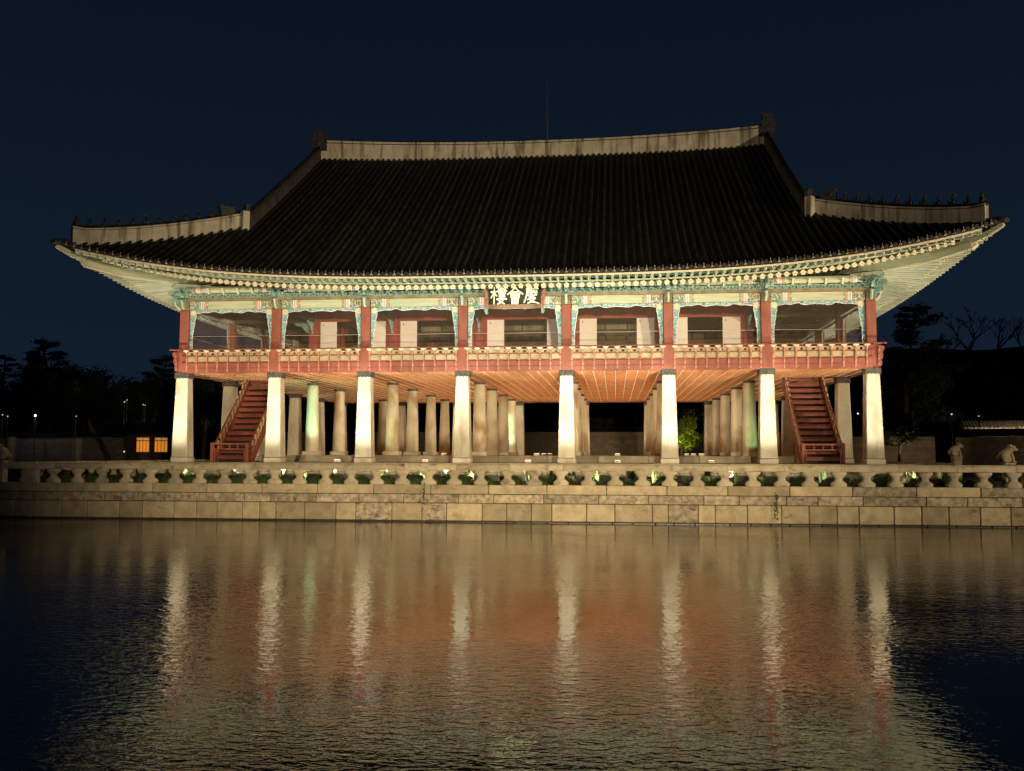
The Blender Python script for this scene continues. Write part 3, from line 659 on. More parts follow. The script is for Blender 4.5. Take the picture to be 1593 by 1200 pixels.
# corners: railing corner block and big carved scroll bracket
b = MB(); b.bbox(-0.30, 0.30, -0.30, 0.30, 6.94, 8.06, 0.012); 
b.prism([(-0.30, 7.0), (-0.40, 7.04), (-0.43, 7.2), (-0.40, 7.3), (-0.47, 7.42), (-0.49, 7.6), (-0.46, 7.7), (-0.54, 7.82), (-0.56, 7.98), (-0.30, 8.0)], -0.30, -0.22, 'xz')
b.prism([(-0.30, 7.0), (-0.40, 7.04), (-0.43, 7.2), (-0.40, 7.3), (-0.47, 7.42), (-0.49, 7.6), (-0.46, 7.7), (-0.54, 7.82), (-0.56, 7.98), (-0.30, 8.0)], -0.30, -0.22, 'yz')
b.tube([(-0.62, -0.48, 8.105), (0.1, -0.48, 8.105)], 0.036, 8); b.tube([(-0.48, -0.62, 8.105), (-0.48, 0.1, 8.105)], 0.036, 8)
ME_cc = b.mesh('corner_cover', M['red'])
b = MB()
for k_, (r0, zz, out) in enumerate(((0.17, 11.35, 0.62), (0.16, 11.0, 0.78), (0.13, 10.66, 0.62), (0.11, 10.42, 0.45))):
    sp = []
    for i in range(26):
        t = i / 25 * 3.4 * PI; r = r0 * (1 - i / 30)
        sp.append((0, -out - r * math.cos(t), zz + r * math.sin(t)))
    b.tube([(0, -0.15, zz - 0.12)] + sp, [0.045] + [0.034 * (1 - i / 40) for i in range(26)], 6, 1 if k_ % 2 else 0, up=(1, 0, 0))
    b.prism([(-0.12, zz - 0.16), (-out + 0.25, zz - 0.10), (-out + 0.15, zz), (-out + 0.25, zz + 0.08), (-0.12, zz + 0.12)], -0.03, 0.03, 'yz', 0)
b.tube([(0, -0.2, 10.22), (0, -0.42, 10.25), (0, -0.56, 10.45), (0, -0.60, 10.6)], 0.035, 6, 2, up=(1, 0, 0))
ME_cb = b.mesh('corner_bracket', [M['tealp'], M['teal'], M['cream']])
for sx_, sy, x, y, rz in ((-1, -1, -17.2, 0, 0), (1, -1, 17.2, 0, PI / 2), (1, 1, 17.2, 28.5, PI), (-1, 1, -17.2, 28.5, -PI / 2)):
    part('corner_cover', ME_cc, T((x, y, 0)) @ Matrix.Rotation(rz, 4, 'Z'))
    part('corner_bracket', ME_cb, T((x, y, 0)) @ Matrix.Rotation(rz - PI / 4, 4, 'Z'))

# ---- inner rooms of the upper floor
def lattice_mesh(w, h, nx=7):
    b = MB()
    for x0, x1, z0, z1 in ((0, w, 0, 0.04), (0, w, h - 0.04, h), (0, 0.04, 0.04, h - 0.04), (w - 0.04, w, 0.04, h - 0.04)): b.box(x0, x1, -0.03, 0.03, z0, z1, 1)
    st = h / 5
    k = -h
    while k < w:
        for dr in (0, 1):
            x0, z0, x1, z1 = k, 0, k + h, h
            if x0 < 0: z0 -= x0; x0 = 0
            if x1 > w: z1 -= x1 - w; x1 = w
            if x1 - x0 > 0.05:
                p0, p1 = ((x0, z0), (x1, z1)) if not dr else ((x0, h - z0), (x1, h - z1))
                b.tube([(p0[0], 0.006 * dr, p0[1]), (p1[0], 0.006 * dr, p1[1])], 0.013, 4, 0)
        k += st
    return b.mesh('lattice', [M['lat'], M['dark']])
def inner_frame(x0, x1, y, rz, z_l, z_t, mt='reddk', doors=True, dz=2.75, off=0.0, latt=True, lw=None):
    Lb = x1
    m = T((x0, y, 0)) @ Matrix.Rotation(rz, 4, 'Z')
    b = MB(); b.box(0.25, Lb - 0.25, -0.10, 0.10, z_l, z_t); b.box(0.25, 0.42, -0.09, 0.09, 7.31, z_l - 0.002); b.box(Lb - 0.42, Lb - 0.25, -0.09, 0.09, 7.31, z_l - 0.002)
    f = part('inner_frame', b.mesh('inner_frame', M[mt]), m)
    if doors:
        b = MB(); b.bbox(0, 0.96, -0.02, 0.02, 0, z_l - 7.45, 0.006, 0); b.tube([(0.18, -0.03, z_l - 7.60), (0.18, -0.045, z_l - 7.68)], 0.022, 6, 1); me = b.mesh('door_panel', [M['door'], M['dark']])
        for xx in (0.43, Lb - 0.43 - 0.96): link('door_panel', me, f, (xx, -0.115, 7.44))
    if latt:
        me = lattice_mesh((Lb - 0.9) / 3, 0.52)
        for i in range(3): link('lattice', me, f, (0.45 + i * (Lb - 0.9) / 3, 0, z_t + 0.02))
        b = MB(); b.box(0.25, Lb - 0.25, -0.08, 0.08, z_t + 0.56, z_t + 0.74); link('upper_beam', b.mesh('upper_beam', M['brown']), f)
for i in range(1, 6): inner_frame(CX[i], CX[i + 1] - CX[i], 5.94, 0, 10.36, 11.05)
for i in range(1, 6): inner_frame(CX[i], CX[i + 1] - CX[i], 22.56, 0, 10.36, 11.05, doors=False)
for i in range(2, 5): inner_frame(CX[i], CX[i + 1] - CX[i], 11.27, 0, 10.05, 10.38, 'brown', False)
for i in range(2, 5): inner_frame(CX[i], CX[i + 1] - CX[i], 17.23, 0, 10.05, 10.38, 'brown', False)
for j in range(1, 4):
    inner_frame(-12.27, CY[j + 1] - CY[j], CY[j + 1], -PI / 2, 10.36, 11.05, doors=False); inner_frame(12.27, CY[j + 1] - CY[j], CY[j], PI / 2, 10.36, 11.05, doors=False)
# tie beams from the outer to the inner columns with carved ends
b = MB(); b.box(-0.13, 0.13, 0.25, 5.68, 10.30, 10.62, 0)
for s in (0.25, 5.68):
    d = 1 if s < 1 else -1
    b.prism([(s, 10.3), (s + d * 0.95, 10.3), (s + d * 0.80, 10.18), (s + d * 0.62, 10.20), (s + d * 0.5, 10.05), (s + d * 0.34, 10.06), (s + d * 0.25, 9.85), (s + d * 0.1, 9.8), (s, 9.65)][:: 1], -0.05, 0.05, 'yz', 1)
ME_tb = b.mesh('tie_beam', [M['brown'], M['tealp']])
for i in range(1, 7):
    part('tie_beam', ME_tb, T((CX[i], 0, 0))); part('tie_beam', ME_tb, T((CX[i], 28.5, 0)) @ Matrix.Rotation(PI, 4, 'Z'))
b = MB(); b.box(-0.13, 0.13, 0.25, 4.68, 10.30, 10.62, 0); b.prism([(4.68, 10.3), (3.75, 10.3), (3.9, 10.15), (4.2, 10.1), (4.4, 9.85), (4.68, 9.65)], -0.05, 0.05, 'yz', 1)
ME_tb2 = b.mesh('tie_beam', [M['brown'], M['tealp']])
for j in range(1, 5):
    part('tie_beam', ME_tb2, T((-17.2, CY[j], 0)) @ Matrix.Rotation(-PI / 2, 4, 'Z')); part('tie_beam', ME_tb2, T((17.2, CY[j], 0)) @ Matrix.Rotation(PI / 2, 4, 'Z'))
b = MB(); b.box(-17.1, 17.1, 0.1, 28.4, 11.95, 12.0); uc = part('upper_ceiling', b.mesh('upper_ceiling', M['brown']))
b = MB(); b.box(-0.05, 0.05, 0.2, 28.3, 11.87, 11.947); me = b.mesh('joist', M['brown'])
for i in range(56): link('joist', me, uc, (-16.8 + i * 0.61, 0, 0))

# ---- staircases up through the ceiling
def staircase(x0, label):
    f = part('staircase', None, T((x0, 0, 0)), label)
    w_ = 1.92; y0, z0, y1, z1 = 1.55, 2.36, 6.2, 6.98; n = 14
    for i in range(n):
        b = MB(); yy = y0 + (y1 - y0) * i / n; zz = z0 + (z1 - z0) * (i + 1) / n
        b.bbox(0.06, w_ - 0.06, yy - 0.03, yy + (y1 - y0) / n - 0.05, zz - 0.045, zz, 0.01)
        b.bbox(0.08, w_ - 0.08, yy + 0.02, yy + 0.06, zz - 0.20, zz - 0.052, 0.008)
        link('step', b.mesh('step', M['stairred']), f)
    b = MB(); b.prism([(y0 + 0.25, z0 - 0.0), (y1 + 0.1, z1 - 0.45), (y1 + 0.1, z1 - 0.38), (y0 + 0.2, z0 + 0.06)], 0.06, w_ - 0.06, 'yz'); link('back_board', b.mesh('back_board', M['dark']), f)
    for xx in (0.0, w_):
        b = MB(); s = 0.05
        b.prism([(y0 - 0.1, z0), (y0 + 0.35, z0), (y1, z1 - 0.45), (y1, z1), (y1 - 0.2, z1), (y0 - 0.1, z0 + 0.28)], xx - s, xx + s, 'yz'); link('stringer', b.mesh('stringer', M['stairred']), f)
        b = MB(); b.tube([(xx, y0 - 0.45, z0 + 0.98), (xx, y0 - 0.1, z0 + 1.0), (xx, y1 - 0.55, z1 + 0.1)], 0.045, 8); link('handrail', b.mesh('handrail', M['stairred']), f)
        b = MB(); me_ = None
        for i in range(11):
            t = (i + 0.5) / 11; yy = y0 + (y1 - 0.7 - y0) * t; zz = z0 + 0.30 + (z1 - 0.7 - z0) * t
            b.prism([(yy - 0.10, zz + 0.02), (yy - 0.02, zz + 0.12), (yy + 0.02, zz + 0.34), (yy - 0.06, zz + 0.48), (yy + 0.05, zz + 0.66), (yy + 0.16, zz + 0.62), (yy + 0.10, zz + 0.48), (yy + 0.18, zz + 0.32), (yy + 0.10, zz + 0.1)], xx - 0.035, xx + 0.035, 'yz')
        link('carved_panel', b.mesh('carved_panel', M['creamy']), f)
        b = MB(); b.prism([(y0, z0 + 0.42), (y1 - 0.6, z1 - 0.28), (y1 - 0.6, z1 - 0.02), (y0, z0 + 0.68)], xx - 0.018, xx + 0.018, 'yz'); link('side_board', b.mesh('side_board', M['stairred']), f)
        b = MB(); b.bbox(xx - 0.07, xx + 0.07, 0.98, 1.12, 2.36, 3.36, 0.01); link('newel_post', b.mesh('newel_post', M['red']), f)
    b = MB()
    b.box(0.07, w_ - 0.07, 1.02, 1.08, 3.25, 3.33); b.box(0.07, w_ - 0.07, 1.02, 1.08, 3.0, 3.06)
    for i in range(5):
        xx = 0.07 + (w_ - 0.14 - 0.05) * i / 4; b.box(xx, xx + 0.05, 1.025, 1.075, 3.062, 3.248)
    b.box(0.12, 0.18, 1.03, 1.07, 2.36, 2.998); b.box(w_ - 0.18, w_ - 0.12, 1.03, 1.07, 2.36, 2.998)
    link('gate', b.mesh('gate', M['red']), f)
staircase(-16.08, 'left wooden staircase'); staircase(14.14, 'right wooden staircase')

# ------------------------------------------------------------------ roof geometry
HX, HY, OV = 21.6, 18.75, 4.4     # half extents of the eaves, centre (0, 14.25)
def bow(c, half): return 1.1 * (1 - (max(0.0, half - c) / half) ** 3) if c < half else 1.1
def rise(c): return 1.5 * (max(0.0, HX - c) / 20.9) ** 3.3
def surf(c, d):
    """tile surface height; c = distance from the corner along the eave, d = distance in from the eave edge"""
    u = max(0.0, d) / 17.65
    return 11.24 + 11.2 * u ** 1.05 + rise(c) * (1 - min(1, u)) + 0.28 * min(1, u) * (max(0, HX - c - 7) / 14.6) ** 2 * (1 if c < HX else 1)
def fz(x, y):     # front slope
    c = HX - abs(x); return surf(c, y - (-4.5 + bow(c, HX)))
def fye(x): return -4.5 + bow(HX - abs(x), HX)
def place_edge(side, c, o, right=1):
    """point near the eave edge: side 'front','left','right','back'; c from corner, o outwards from wall line"""
    if side in ('front', 'back'):
        x = -(HX - c) * right; y = -o
        return (x, y) if side == 'front' else (x, 28.5 + o)
    y = 14.25 - (HY - c) * right
    return (-(17.2 + o), y) if side == 'left' else (17.2 + o, y)

roof = group_part('roof')
def rlink(name, me, parent=None, mat=None):
    return link(name, me, parent or roof, mat=mat if mat is not None else Matrix.Identity(4))
# tile bed (the concave tiles between the rows)
XG = 15.0
def xg_front(u, v, back=False):
    x = -HX + 2 * HX * u; ye = fye(x) + 0.02
    y1 = 14.25 if abs(x) <= XG else -4.5 + (HX - abs(x))
    y = ye + (max(y1, ye + 0.01) - ye) * v
    z = fz(x, y) - 0.03
    return (x, y if not back else 28.5 - y, z)
mb = MB(); mb.grid(lambda u, v: xg_front(u, v), 234, 16); rlink('tile_bed', mb.mesh('tile_bed', M['tile'], 'all'))
mb = MB(); mb.grid(lambda u, v: xg_front(u, v, True), 120, 16); rlink('tile_bed', mb.mesh('tile_bed', M['tile'], 'all'))
for s in (-1, 1):
    def sg(u, v, s=s):
        yy = -4.5 + 37.5 * u; c = HY - abs(yy - 14.25); xe = HX - bow(c, HY) + 0.02
        xi = max(XG, HX - c); x = xe + (min(xi, xe - 0.01) - xe) * v
        return (s * x, yy, surf(c, xe - x) - 0.03)
    mb = MB(); mb.grid(sg, 110, 8); rlink('tile_bed', mb.mesh('tile_bed', M['tile'], 'all'))
    # gable wall
    top = [(2.1 + 24.3 * i / 24) for i in range(25)]
    mb = MB()
    poly = [(y, (fz(XG - 0.4, y) if y < 14.25 else fz(XG - 0.4, 28.5 - y)) - 0.1) for y in top]
    mb.prism([(26.4, 13.6), (2.1, 13.6)] + poly, s * 14.35, s * 14.5, 'yz'); rlink('gable_wall', mb.mesh('gable_wall', M['brown']))
# convex tile rows
def row_mesh(pts, r=0.088):
    b = MB(); n = len(pts)
    for i, p in enumerate(pts):
        q0 = Vector(pts[max(0, i - 1)]); q1 = Vector(pts[min(n - 1, i + 1)]); d = (q1 - q0).normalized()
        side = d.cross(Vector((0, 0, 1))).normalized(); up = side.cross(d).normalized()
        for j in range(5):
            t = PI * j / 4
            b.v.append(tuple(Vector(p) + side * (math.cos(t) * r) + up * (math.sin(t) * r * 1.15)))
    for i in range(n - 1):
        for j in range(4):
            a = i * 5 + j; b.f.append((a, a + 1, a + 6, a + 5)); b.m.append(0)
    b.f.append((0, 1, 2, 3, 4)); b.m.append(0)
    return b
NR = 117; SP = 0.3685
end = MB()
end.tube([(0, 0.03, 0.0), (0, -0.035, 0.0)], 0.098, 12, 0, up=(0, 0, 1)); end.tube([(0, -0.035, 0.0), (0, -0.05, 0.0)], [0.075, 0.05], 10, 0, up=(0, 0, 1))
ME_end = end.mesh('end_tile', M['tilecap'], 40)
# drip tile hanging between two end tiles, with its pale edge and finial
dr = MB()
dr.prism([(-0.15, 0.02), (-0.12, -0.05), (-0.06, -0.085), (0, -0.10), (0.06, -0.085), (0.12, -0.05), (0.15, 0.02), (0.09, -0.01), (0, -0.03), (-0.09, -0.01)], -0.03, 0.0, 'xz', 0)
dr.tube([(0, -0.075, -0.03), (0, -0.075, 0.03), (0, -0.075, 0.055), (0, -0.075, 0.16), (0, -0.075, 0.175)], [0.075, 0.055, 0.014, 0.012, 0.03], 6, 1)
ME_drip = dr.mesh('drip_tile', [M['tilecap'], M['plaster']])
rows = []
for i in range(NR):
    x = (i - (NR - 1) / 2) * SP
    ye = fye(x); y1 = 14.02 if abs(x) <= XG - 0.2 else -4.5 + (HX - abs(x)) - 0.05
    if y1 - ye < 0.1: y1 = ye + 0.15
    n = max(3, int((y1 - ye) / 0.8)); pts = [(0, ye + (y1 - ye) * k / n, fz(x, ye + (y1 - ye) * k / n) + 0.0) for k in range(n + 1)]
    b = row_mesh(pts); o = rlink('tile_row', b.mesh('tile_row', M['tile'], 'all', fix=False), mat=T((x, 0, 0)))
    z = fz(x, ye)
    sl = Matrix.Rotation(-0.02, 4, 'X')
    rlink('end_tile', ME_end, mat=T((x, ye - 0.02, z + 0.02)))
    if i < NR - 1:
        xm = x + SP / 2; rlink('drip_tile', ME_drip, mat=T((xm, fye(xm) - 0.01, fz(xm, fye(xm)) - 0.02)))
mb = MB()
for i in range(NR):
    x = (i - (NR - 1) / 2) * SP; ye = fye(x); y1 = 14.02 if abs(x) <= XG - 0.2 else -4.5 + (HX - abs(x))
    if y1 - ye < 0.1: continue
    b = row_mesh([(x, ye + (y1 - ye) * k / 8, fz(x, ye + (y1 - ye) * k / 8)) for k in range(9)])
    o = len(mb.v); mb.v += [(p[0], 28.5 - p[1], p[2]) for p in b.v]; mb.f += [tuple(o + q for q in f) for f in b.f]; mb.m += b.m
tag(rlink('tile_rows', mb.mesh('tile_rows', M['tile'], 'all')), kind='stuff', label='tile rows of the far slope')
for s in (-1, 1):
    mb = MB(); me_ = MB()
    for i in range(101):
        yy = 14.25 + (i - 50) * 0.368; c = HY - abs(yy - 14.25); xe = HX - bow(c, HY); xi = max(XG, HX - c)
        if xe - xi < 0.1: continue
        b = row_mesh([(s * (xe + (xi - xe) * k / 5), yy, surf(c, (xe - xi) * k / 5)) for k in range(6)])
        o = len(mb.v); mb.v += b.v; mb.f += [tuple(o + q for q in f) for f in b.f]; mb.m += b.m
        mb.tube([(s * (xe + 0.05), yy, surf(c, 0) + 0.02), (s * (xe - 0.02), yy, surf(c, 0) + 0.02)], 0.098, 10)
    tag(rlink('tile_rows', mb.mesh('tile_rows', M['tile'], 'all')), kind='stuff', label='tile rows of the hipped end')

# ---- eaves: rafters, flying rafters, soffit
def rafter_mesh():
    b = MB(); b.tube([(0, 0, 0), (1, 0, 0)], 0.085, 8, 0)
    return b.mesh('rafter', M['raft'], 'all')
b = MB(); b.tube([(0, 0, 0), (1, 0, 0)], 0.080, 10, 0, up=(0, 0, 1)); ME_raf = b.mesh('rafter', M['raft'], 50)
b = MB()
poly = [(0.118 * (1 + 0.13 * math.cos(5 * t)) * math.sin(t), 0.118 * (1 + 0.13 * math.cos(5 * t)) * math.cos(t)) for t in [2 * PI * i / 30 for i in range(30)]]
b.prism(poly, -0.02, 0.0, 'yz', 0)
b.tube([(-0.035, 0, 0), (0.0, 0, 0)], 0.026, 6, 1, up=(0, 0, 1))
ME_flo = b.mesh('flower_end', [M['cream'], M['orange']])
b = MB(); b.tube([(0, 0, 0), (1, 0, 0)], 0.062, 4, 0, up=(0, 0, 1), sq=True); ME_fly = b.mesh('flying_rafter', M['raft'])
b = MB(); b.tube([(-0.006, 0, 0), (0.0, 0, 0)], 0.054, 4, 0, up=(0, 0, 1), sq=True); ME_flyend = b.mesh('flying_rafter_end', M['tealp'])
def beam_mat(p, q, keep=True):
    p = Vector(p); q = Vector(q); d = q - p; L_ = d.length; xa = d / L_; ya = Vector((0, 0, 1)).cross(xa).normalized(); za = xa.cross(ya)
    m = Matrix(((xa.x, ya.x, za.x, p.x), (xa.y, ya.y, za.y, p.y), (xa.z, ya.z, za.z, p.z), (0, 0, 0, 1)))
    return m @ Matrix.Diagonal((L_, 1, 1, 1)) if keep else m
def eave_side(side, half, step, detail=True):
    root = group_part('eaves')
    n = int(2 * (half - 0.5) / step)
    mbs = MB(); sof = []
    for i in range(n + 1):
        s = -1 + 2 * i / n; along = s * (half - 0.75); c = half - abs(along); sg = -1 if along < 0 else 1
        b_ = bow(c, half); rz = rise(c)
        edge = OV - b_ + 0.1              # tile edge, outwards from the wall line
        fan = max(0.0, 8.0 - c)           # distance of the outer end into the fan zone
        def pt(cc, o, z):
            x, y = (sg * (half - cc), -o)
            if side == 'front': return (x, y, z)
            if side == 'back': return (-x, 28.5 + o, z)
            if side == 'left': return (-17.2 - o, 14.25 - x, z)
            return (17.2 + o, 14.25 + x, z)
        # inner end drifts back towards the fan centre
        c_in = c + fan * 0.52
        c_mid = c + fan * 0.12; c_mid2 = c + fan * 0.24
        o1 = edge - 1.05
        z1 = 10.80 + rz * 0.97; z0 = 11.60 + rz * 0.45
        p = pt(c_mid, o1, z1); q = pt(c_in, -0.35 - 0.0 * fan, z0)
        link('rafter', ME_raf, root, mat=beam_mat(p, q))
        link('flower_end', ME_flo, root, mat=beam_mat(p, q, False))
        p2 = pt(c, edge - 0.10, 10.975 + rz); q2 = pt(c_mid2, edge - 1.75, 11.14 + rz * 0.90)
        link('flying_rafter', ME_fly, root, mat=beam_mat(p2, q2)); link('flying_rafter_end', ME_flyend, root, mat=beam_mat(p2, q2, False))
        sof.append((pt(c, edge - 0.02, 11.09 + rz), pt(c_mid, o1 + 0.05, 11.10 + rz * 0.97), pt(c_mid, o1 + 0.03, 10.915 + rz * 0.97), pt(c_in, -0.35, 11.72 + rz * 0.45)))
        sof[-1] = sof[-1] + (pt(c, edge - 0.05, 11.055 + rz), pt(c, edge - 0.05, 11.13 + rz), pt(c, edge - 0.30, 11.055 + rz), pt(c_mid, o1 - 0.02, 10.915 + rz * .97), pt(c_mid, o1 - 0.02, 11.0 + rz * .97), pt(c_mid, o1 + 0.12, 11.0 + rz * .97))
    b1 = MB(); b2 = MB(); b3 = MB()
    for a, b in zip(sof, sof[1:]):
        b1.quad(a[0], b[0], b[1], a[1]); b1.quad(a[2], b[2], b[3], a[3])
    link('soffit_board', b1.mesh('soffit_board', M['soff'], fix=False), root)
    b2.tube([(s_[4][0], s_[4][1], s_[4][2] + 0.035) for s_ in sof], 0.040, 4, 0, sq=True); link('edge_board', b2.mesh('edge_board', M['cream']), root)
    b3.tube([(s_[8][0], s_[8][1], s_[8][2] - 0.015) for s_ in sof], 0.040, 4, 0, sq=True); link('batten', b3.mesh('batten', M['pale']), root)
    return root
eave_side('front', HX, 0.366); eave_side('left', HY, 0.366); eave_side('right', HY, 0.366); eave_side('back', HX, 0.60)
# corner hip beams
for sx_, sy in ((-1, -1), (1, -1), (1, 1), (-1, 1)):
    def cp(o, z): return (sx_ * (17.2 + o), (-o if sy < 0 else 28.5 + o), z)
    b = MB(); b.tube([cp(-1.0, 11.9), cp(0.6, 11.75), cp(2.3, 11.80), cp(3.55, 12.05)], [0.17, 0.17, 0.165, 0.15], 4, 0, sq=True)
    b.tube([cp(2.2, 12.02), cp(3.5, 12.22), cp(4.05, 12.46), cp(4.50, 12.76)], [0.13, 0.125, 0.11, 0.08], 4, 0, sq=True)
    b.tube([cp(0.5, 11.56), cp(2.2, 11.61), cp(3.55, 11.87)], 0.03, 5, 1); b.tube([cp(3.5, 12.06), cp(4.05, 12.32), cp(4.52, 12.66)], 0.028, 5, 1)
    b.tube([cp(3.52, 12.02), cp(3.68, 12.12)], [0.15, 0.07], 4, 1, sq=True)
    part('corner_hip_beam', b.mesh('corner_hip_beam', [M['pale'], M['cream']]))

# ---- ridges: plastered body with dark cap tiles
def ridge_sweep(pts, width, h, cap_r=0.13, body='plaster'):
    """pts: (x, y, z_base, height) ; vertical-sided wall following the line"""
    b = MB(); k = len(pts)
    def frame(i):
        p = Vector(pts[i][:2]); a = Vector(pts[max(0, i - 1)][:2]); c = Vector(pts[min(k - 1, i + 1)][:2]); d = (c - a).normalized(); return p, Vector((-d.y, d.x))
    prof = [(-1.0, -0.35, 0), (-1.0, 0.0, 0), (-0.92, 1.0, 0)]
    rows_ = []
    for i in range(k):
        p, nrm = frame(i); z, hh = pts[i][2], pts[i][3]; w_ = width / 2
        ring = [(-w_, z - 0.3), (-w_, z + hh * 0.84), (-w_ - 0.02, z + hh * 0.845), (-w_ - 0.02, z + hh * 0.88), (-w_ * 0.9, z + hh * 0.885), (-w_ * 0.9, z + hh), (w_ * 0.9, z + hh), (w_ * 0.9, z + hh * 0.885), (w_ + 0.02, z + hh * 0.88), (w_ + 0.02, z + hh * 0.845), (w_, z + hh * 0.84), (w_, z - 0.3)]
        rows_.append([(p.x + nrm.x * o, p.y + nrm.y * o, zz) for o, zz in ring])
    mm = [0, 1, 1, 1, 0, 0, 0, 1, 1, 1, 0]
    base = len(b.v)
    for r in rows_: b.v += r
    m_ = len(rows_[0])
    for i in range(k - 1):
        for j in range(m_ - 1):
            a = base + i * m_ + j; b.f.append((a, a + 1, a + m_ + 1, a + m_)); b.m.append(mm[j])
    for i in (0, k - 1): b.f.append(tuple(base + i * m_ + j for j in range(m_))); b.m.append(0)
    cap = MB()
    cap.tube([(p[0], p[1], p[2] + p[3] + 0.02) for p in pts], cap_r, 8, 0)
    return b.mesh('ridge_body', [M[body], M['tilecap']]), cap.mesh('cap_tiles', M['tile'], 'all')
def ridge_part(name, pts, width, label=None, cap_r=0.13, body='plaster'):
    a, c = ridge_sweep(pts, width, 0, cap_r=cap_r, body=body); o = part(name, a, None, label); o2 = link('cap_tiles', c, o); return o
def rz_top(x): return 23.38 + 0.50 * (abs(x) / 14.25) ** 2.2
pts = [(-14.22 + 28.44 * i / 40, 14.25) for i in range(41)]
mr = ridge_part('main_ridge', [(x, y, 22.25 + 0.28 * (abs(x) / 14.25) ** 2, rz_top(x) - 22.25 - 0.28 * (abs(x) / 14.25) ** 2) for x, y in pts], 0.50, None, 0.10)
for s in (-1, 1):
    b = MB(); b.bbox(min(s * 14.23, s * 15.05), max(s * 14.23, s * 15.05), 14.0, 14.5, 22.3, 23.15, 0.02); link('end_plaster', b.mesh('end_plaster', M['plaster']), mr)
    b = MB(); prof = [(14.23, 23.15), (14.20, 23.75), (14.42, 23.80), (14.40, 24.15), (14.52, 24.22), (14.48, 24.62), (14.62, 24.66), (15.12, 24.64), (15.16, 24.30), (15.30, 24.10), (15.34, 23.75), (15.22, 23.5), (15.28, 23.3), (15.1, 23.0), (14.7, 23.05)]
    b.prism([(s * p, q) for p, q in prof], 14.02, 14.48, 'xz')
    for yy in (14.0, 14.5): b.ell((s * 14.85, yy, 23.7), (0.2, 0.05, 0.22)); b.ell((s * 14.8, yy, 24.3), (0.13, 0.05, 0.12))
    link('ridge_ornament', b.mesh('ridge_ornament', M['tilecap']), mr)
b = MB(); b.tube([(0.62, 14.25, 23.4), (0.62, 14.25, 26.2), (0.62, 14.25, 28.8)], [0.05, 0.035, 0.02], 6); b.ell((0.62, 14.25, 28.82), (0.03, 0.03, 0.06)); part('lightning_rod', b.mesh('lightning_rod', M['black']))
fm = MB()
fm.tube([(0, 0, 0.0), (0, 0.03, 0.12), (0.03, 0, 0.26), (0.06, 0, 0.33)], [0.09, 0.085, 0.06, 0.04], 7); fm.ell((0.10, 0, 0.38), (0.07, 0.05, 0.06)); fm.ell((0.16, 0, 0.36), (0.05, 0.03, 0.03))
fm.tube([(0.05, 0.05, 0.24), (0.13, 0.05, 0.12), (0.12, 0.05, 0.0)], [0.03, 0.025, 0.03], 5); fm.tube([(0.05, -0.05, 0.24), (0.13, -0.05, 0.12), (0.12, -0.05, 0.0)], [0.03, 0.025, 0.03], 5)
fm.tube([(-0.08, 0, 0.05), (-0.15, 0, 0.12), (-0.13, 0, 0.22)], [0.03, 0.03, 0.015], 5)
ME_jap = fm.mesh('roof_figure', M['tilecap'], 'all')
fm = MB()
fm.tube([(0, 0, 0.0), (0, 0, 0.16), (-0.02, 0, 0.34), (0.0, 0, 0.46), (0.0, 0, 0.60)], [0.10, 0.11, 0.08, 0.06, 0.015], 7); fm.ell((0.02, 0, 0.42), (0.075, 0.07, 0.08)); fm.tube([(0.0, 0.1, 0.30), (0.12, 0.09, 0.18)], 0.035, 5); fm.tube([(0.0, -0.1, 0.30), (0.12, -0.09, 0.18)], 0.035, 5)
ME_jap1 = fm.mesh('roof_figure', M['tilecap'], 'all')
fm = MB(); fm.prism([(-0.42, 0), (-0.46, 0.30), (-0.40, 0.56), (-0.22, 0.50), (-0.05, 0.55), (0.10, 0.50), (0.26, 0.58), (0.36, 0.52), (0.40, 0.40), (0.30, 0.36), (0.38, 0.26), (0.30, 0.20), (0.34, 0.0)], -0.12, 0.12, 'xz')
fm.ell((0.1, 0, 0.3), (0.25, 0.17, 0.18)); ME_drg = fm.mesh('dragon_head', M['tilecap'])
